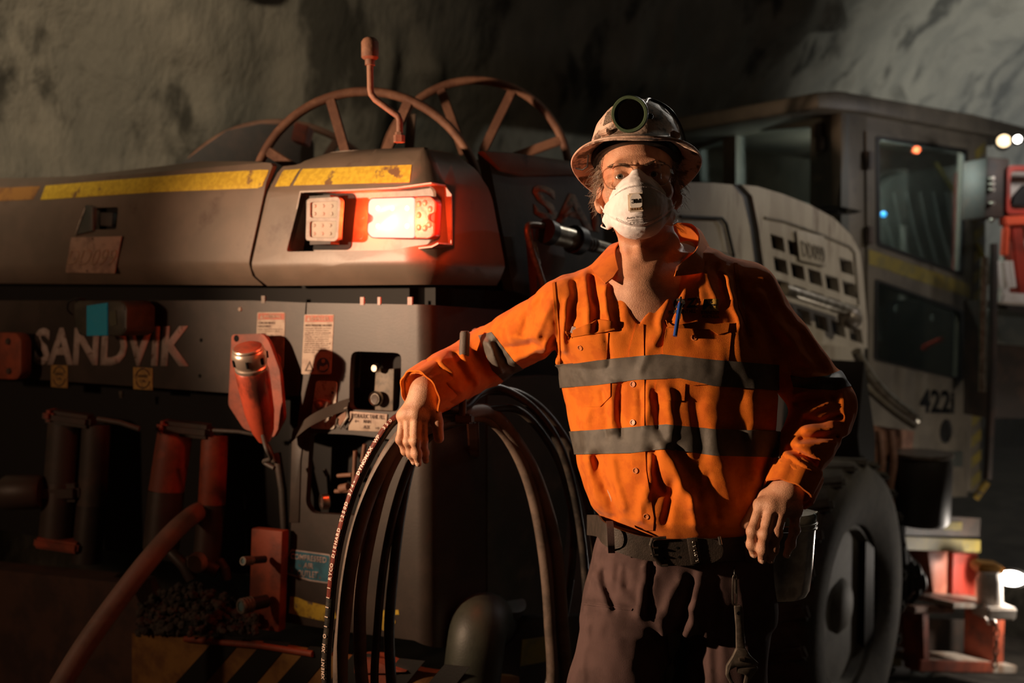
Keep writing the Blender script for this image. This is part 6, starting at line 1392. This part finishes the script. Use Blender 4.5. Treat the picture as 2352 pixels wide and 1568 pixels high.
# red stripe and print on the outer hose, in the metal of the hose wall
L_ = [0]
for a, b in zip(pathA, pathA[1:]): L_.append(L_[-1]+(b-a).length)
def hosept(s):
    i = int(np.clip(np.searchsorted(L_, s)-1, 0, len(pathA)-2)); f = (s-L_[i])/max(L_[i+1]-L_[i], 1e-9)
    p = pathA[i].lerp(pathA[i+1], f); t = (pathA[i+1]-pathA[i]).normalized(); n = Vector((-.55, -.83, .12)); n = (n-t*n.dot(t)).normalized(); return p, t, n, t.cross(n)
ids = [i for i in range(len(pathA)) if 912 > topx(pathA[i])[0] and topx(pathA[i])[1] < 1600 and pathA[i].y < 2.3]
s0, s1 = L_[ids[0]], L_[ids[-1]]; bm = bmesh.new(); rows = []
for s in np.linspace(s0-.05, s0+(s1-s0)*.66, 60):
    p, t, n, sd = hosept(s); rows.append([bm.verts.new(p+(n*math.cos(a)+sd*math.sin(a))*.0112) for a in (-.55, -.28, 0, .28, .55)])
for a, b in zip(rows, rows[1:]):
    for k in range(4): bm.faces.new((a[k], a[k+1], b[k+1], b[k]))
bmesh.ops.solidify(bm, geom=bm.faces[:], thickness=.0003); obj('red_stripe', bm, M_hosestripe, hA, 60)
txt = '350  WP  PYROMAX  3/4  T250D  DIEHARD  RYCO  I I I I I I  O  HX  TNCSS'
txt = 'WP 350'.center(0)+''
line = [('WP 350', .000, 1.), ('DYNOMAX', .075, 1), ('3/4"', .155, 1), ('T250D', .190, 1), ('DIEHARD', .245, 1), ('RYCO', .320, 1), ('IIIIII', .385, 2.2), ('O', .475, 1), ('XH', .50, 1), ('XMENT', .535, 1)]
seq = [('XMENT', 1), ('XH', 1), ('O', 1), ('I I I I I', 1.), ('RYCO', 1), ('DIEHARD', 1), ('T250D', 1), ('3/4"', 1), ('DYNOMAX', 1), ('WP', 1), ('350', 1)]
tot = s1-s0; s = s0+.012; prt = empty('hose_print'); prt.parent = hA
for wd_, _ in reversed(seq):
    for c_ in reversed(wd_):
        adv = .0098 if c_ != ' ' else .012
        if c_ != ' ':
            p, t, n, sd = hosept(s); p += n*.0113; x = -t; y = n.cross(x); bmx = text_mesh(c_, None, .0092 if c_ not in '"' else .004, .03, 0)
            for v in bmx.verts: v.co = p+x*v.co.x+y*v.co.y
            obj('printed_letter', bmx, M_hoseprint, hA, None)
        s += adv
    s += .012
bpy.data.objects.remove(prt)
# big hose lower left
tag(tube('water_hose', catmull([at(470, 1168, 3.02), at(440, 1185, 2.90), at(395, 1225, 2.80), at(330, 1300, 2.72), at(250, 1405, 2.66), at(190, 1490, 2.62), at(130, 1590, 2.58), at(60, 1720, 2.55), at(-60, 1990, 2.5)], 8), .0285, pmat('pinkish_rubber_hose', (.25, .15, .12), .6, col2=(.19, .12, .095), nscale=10, bump=.2), None, 24), 'thick pinkish rubber hose sloping to the lower left corner', 'hose')
# fire extinguisher on its bracket
RX = Plane(KC+R.n*.03, RR)
bk_ = slab('extinguisher_bracket', RX, rounded([(532, 768), (604, 766), (618, 785), (642, 850), (652, 960), (628, 1005), (560, 985), (524, 930)], 8), .012, M_orange, rig, 0); lathe('bracket_hole', [(0, .0006), (.010, .0006), (.010, -.002)], RX.mat(543, 777, .0002), M_ink, bk_, 16)
fe = empty('fire_extinguisher', 'red fire extinguisher with chrome cap hung beside the warning label', 'extinguisher')
e0, e1 = RX.hit(570, 804, .15), RX.hit(608, 1010, .05); ax = (e0-e1).normalized(); Mx = frame_from_axis(e0, ax)
M_ext = pmat('scuffed_red_cylinder', (.50, .075, .035), .35, col2=(.10, .03, .02), nscale=9, thresh=(.46, .62), stretch=(1, 1, .4), coat=.4)
LX = (e0-e1).length
lathe('cylinder_body', [(0, -LX), (.018, -LX), (.030, -LX+.03), (.040, -LX+.09), (.044, -.10), (.045, -.062), (.042, -.056), (0, -.054)], Mx, M_ext, fe, 36)
lathe('chrome_cap', [(.040, -.060), (.043, -.055), (.043, -.048), (.040, -.045), (.0405, -.042), (.044, -.036), (.0455, -.012), (.043, -.002), (.040, .001), (.041, .006), (.039, .009), (0, .010)], Mx, pmat('dirty_chrome', (.60, .47, .38), .30, .75), fe, 36)
lathe('cap_top', [(0, .0115), (.034, .011), (.037, .009)], Mx, M_orange, fe, 32)
for a in np.linspace(-2.4, .4, 4): 
    bm = bmesh.new(); c_, s_ = math.cos(a), math.sin(a); tube_bm(bm, [Mx @ Vector((.0458*c_, .0458*s_, -.032)), Mx @ Vector((.0462*c_, .0462*s_, -.014))], .004, 8); obj('grip_dimple', bm, M_ink, fe, 60)
ex = frame_from_axis(Mx @ Vector((0, 0, -.135)), ax); nn = (CAMP-e0); 
slab('extinguisher_label', Plane(e0+(CAMP-e0).normalized()*.045-ax*.12, RR, ax), [(560, 895), (570, 905), (586, 925), (572, 928), (562, 912)], .001, M_letter, fe, 0)
tube('discharge_hose', catmull([RX.hit(604, 1000, .08), RX.hit(612, 1030, .10), RX.hit(622, 1052, .08), RX.hit(606, 1060, .06), RX.hit(630, 1075, .06)], 5), .006, M_frame, fe, 10)
# webbing strap with buckle on the latch
st = empty('webbing_strap', 'dark webbing strap with a wire buckle lying over the latch plate', 'strap')
strap('strap_web', [RT.hit(672, 1002, .05), RT.hit(690, 985, .055), RT.hit(720, 962, .05), RT.hit(770, 938, .025), RT.hit(800, 928, .012)], .0175, pmat('dark_webbing', (.055, .04, .03), .85, bump=.4, bscale=600), st, .003, up=(.2, -.1, 1))
tube('wire_buckle', [RT.hit(*q, .016) for q in ((756, 962), (764, 948), (798, 936), (798, 958), (782, 984), (772, 976), (775, 960))], .0028, M_dsteel, st, 8)
slab('buckle_plate', RT, [(772, 956), (794, 944), (795, 960), (780, 978)], .002, M_rust, st, .014)
# spilled muck on the bumper
bm = bmesh.new(); rr_ = random.Random(5)
for i in range(420):
    fx = rr_.random(); fy = rr_.random()**.8; px = 320+270*fx; top = 1330+70*abs(fx-.45)*1.6; py = top+(1455-top)*fy; c = R.hit(px, py, -.02+.10*fy+rr_.uniform(-.02, .02)); r = rr_.uniform(.006, .02)
    bmesh.ops.create_icosphere(bm, subdivisions=1, radius=r, matrix=Matrix.Translation(c) @ Matrix.Rotation(rr_.random()*6, 4, Vector((rr_.random(), rr_.random(), .5))) @ Matrix.Diagonal((1, rr_.uniform(.6, 1), rr_.uniform(.5, .9), 1)))
tag(obj('muck_pile', bm, pmat('dark_muck', (.075, .058, .046), .9, col2=(.04, .034, .028), nscale=30, bump=.6, bscale=90), None, 20), 'loose dark muck heaped on the bumper below the jack cylinders', 'muck', None, 'stuff')
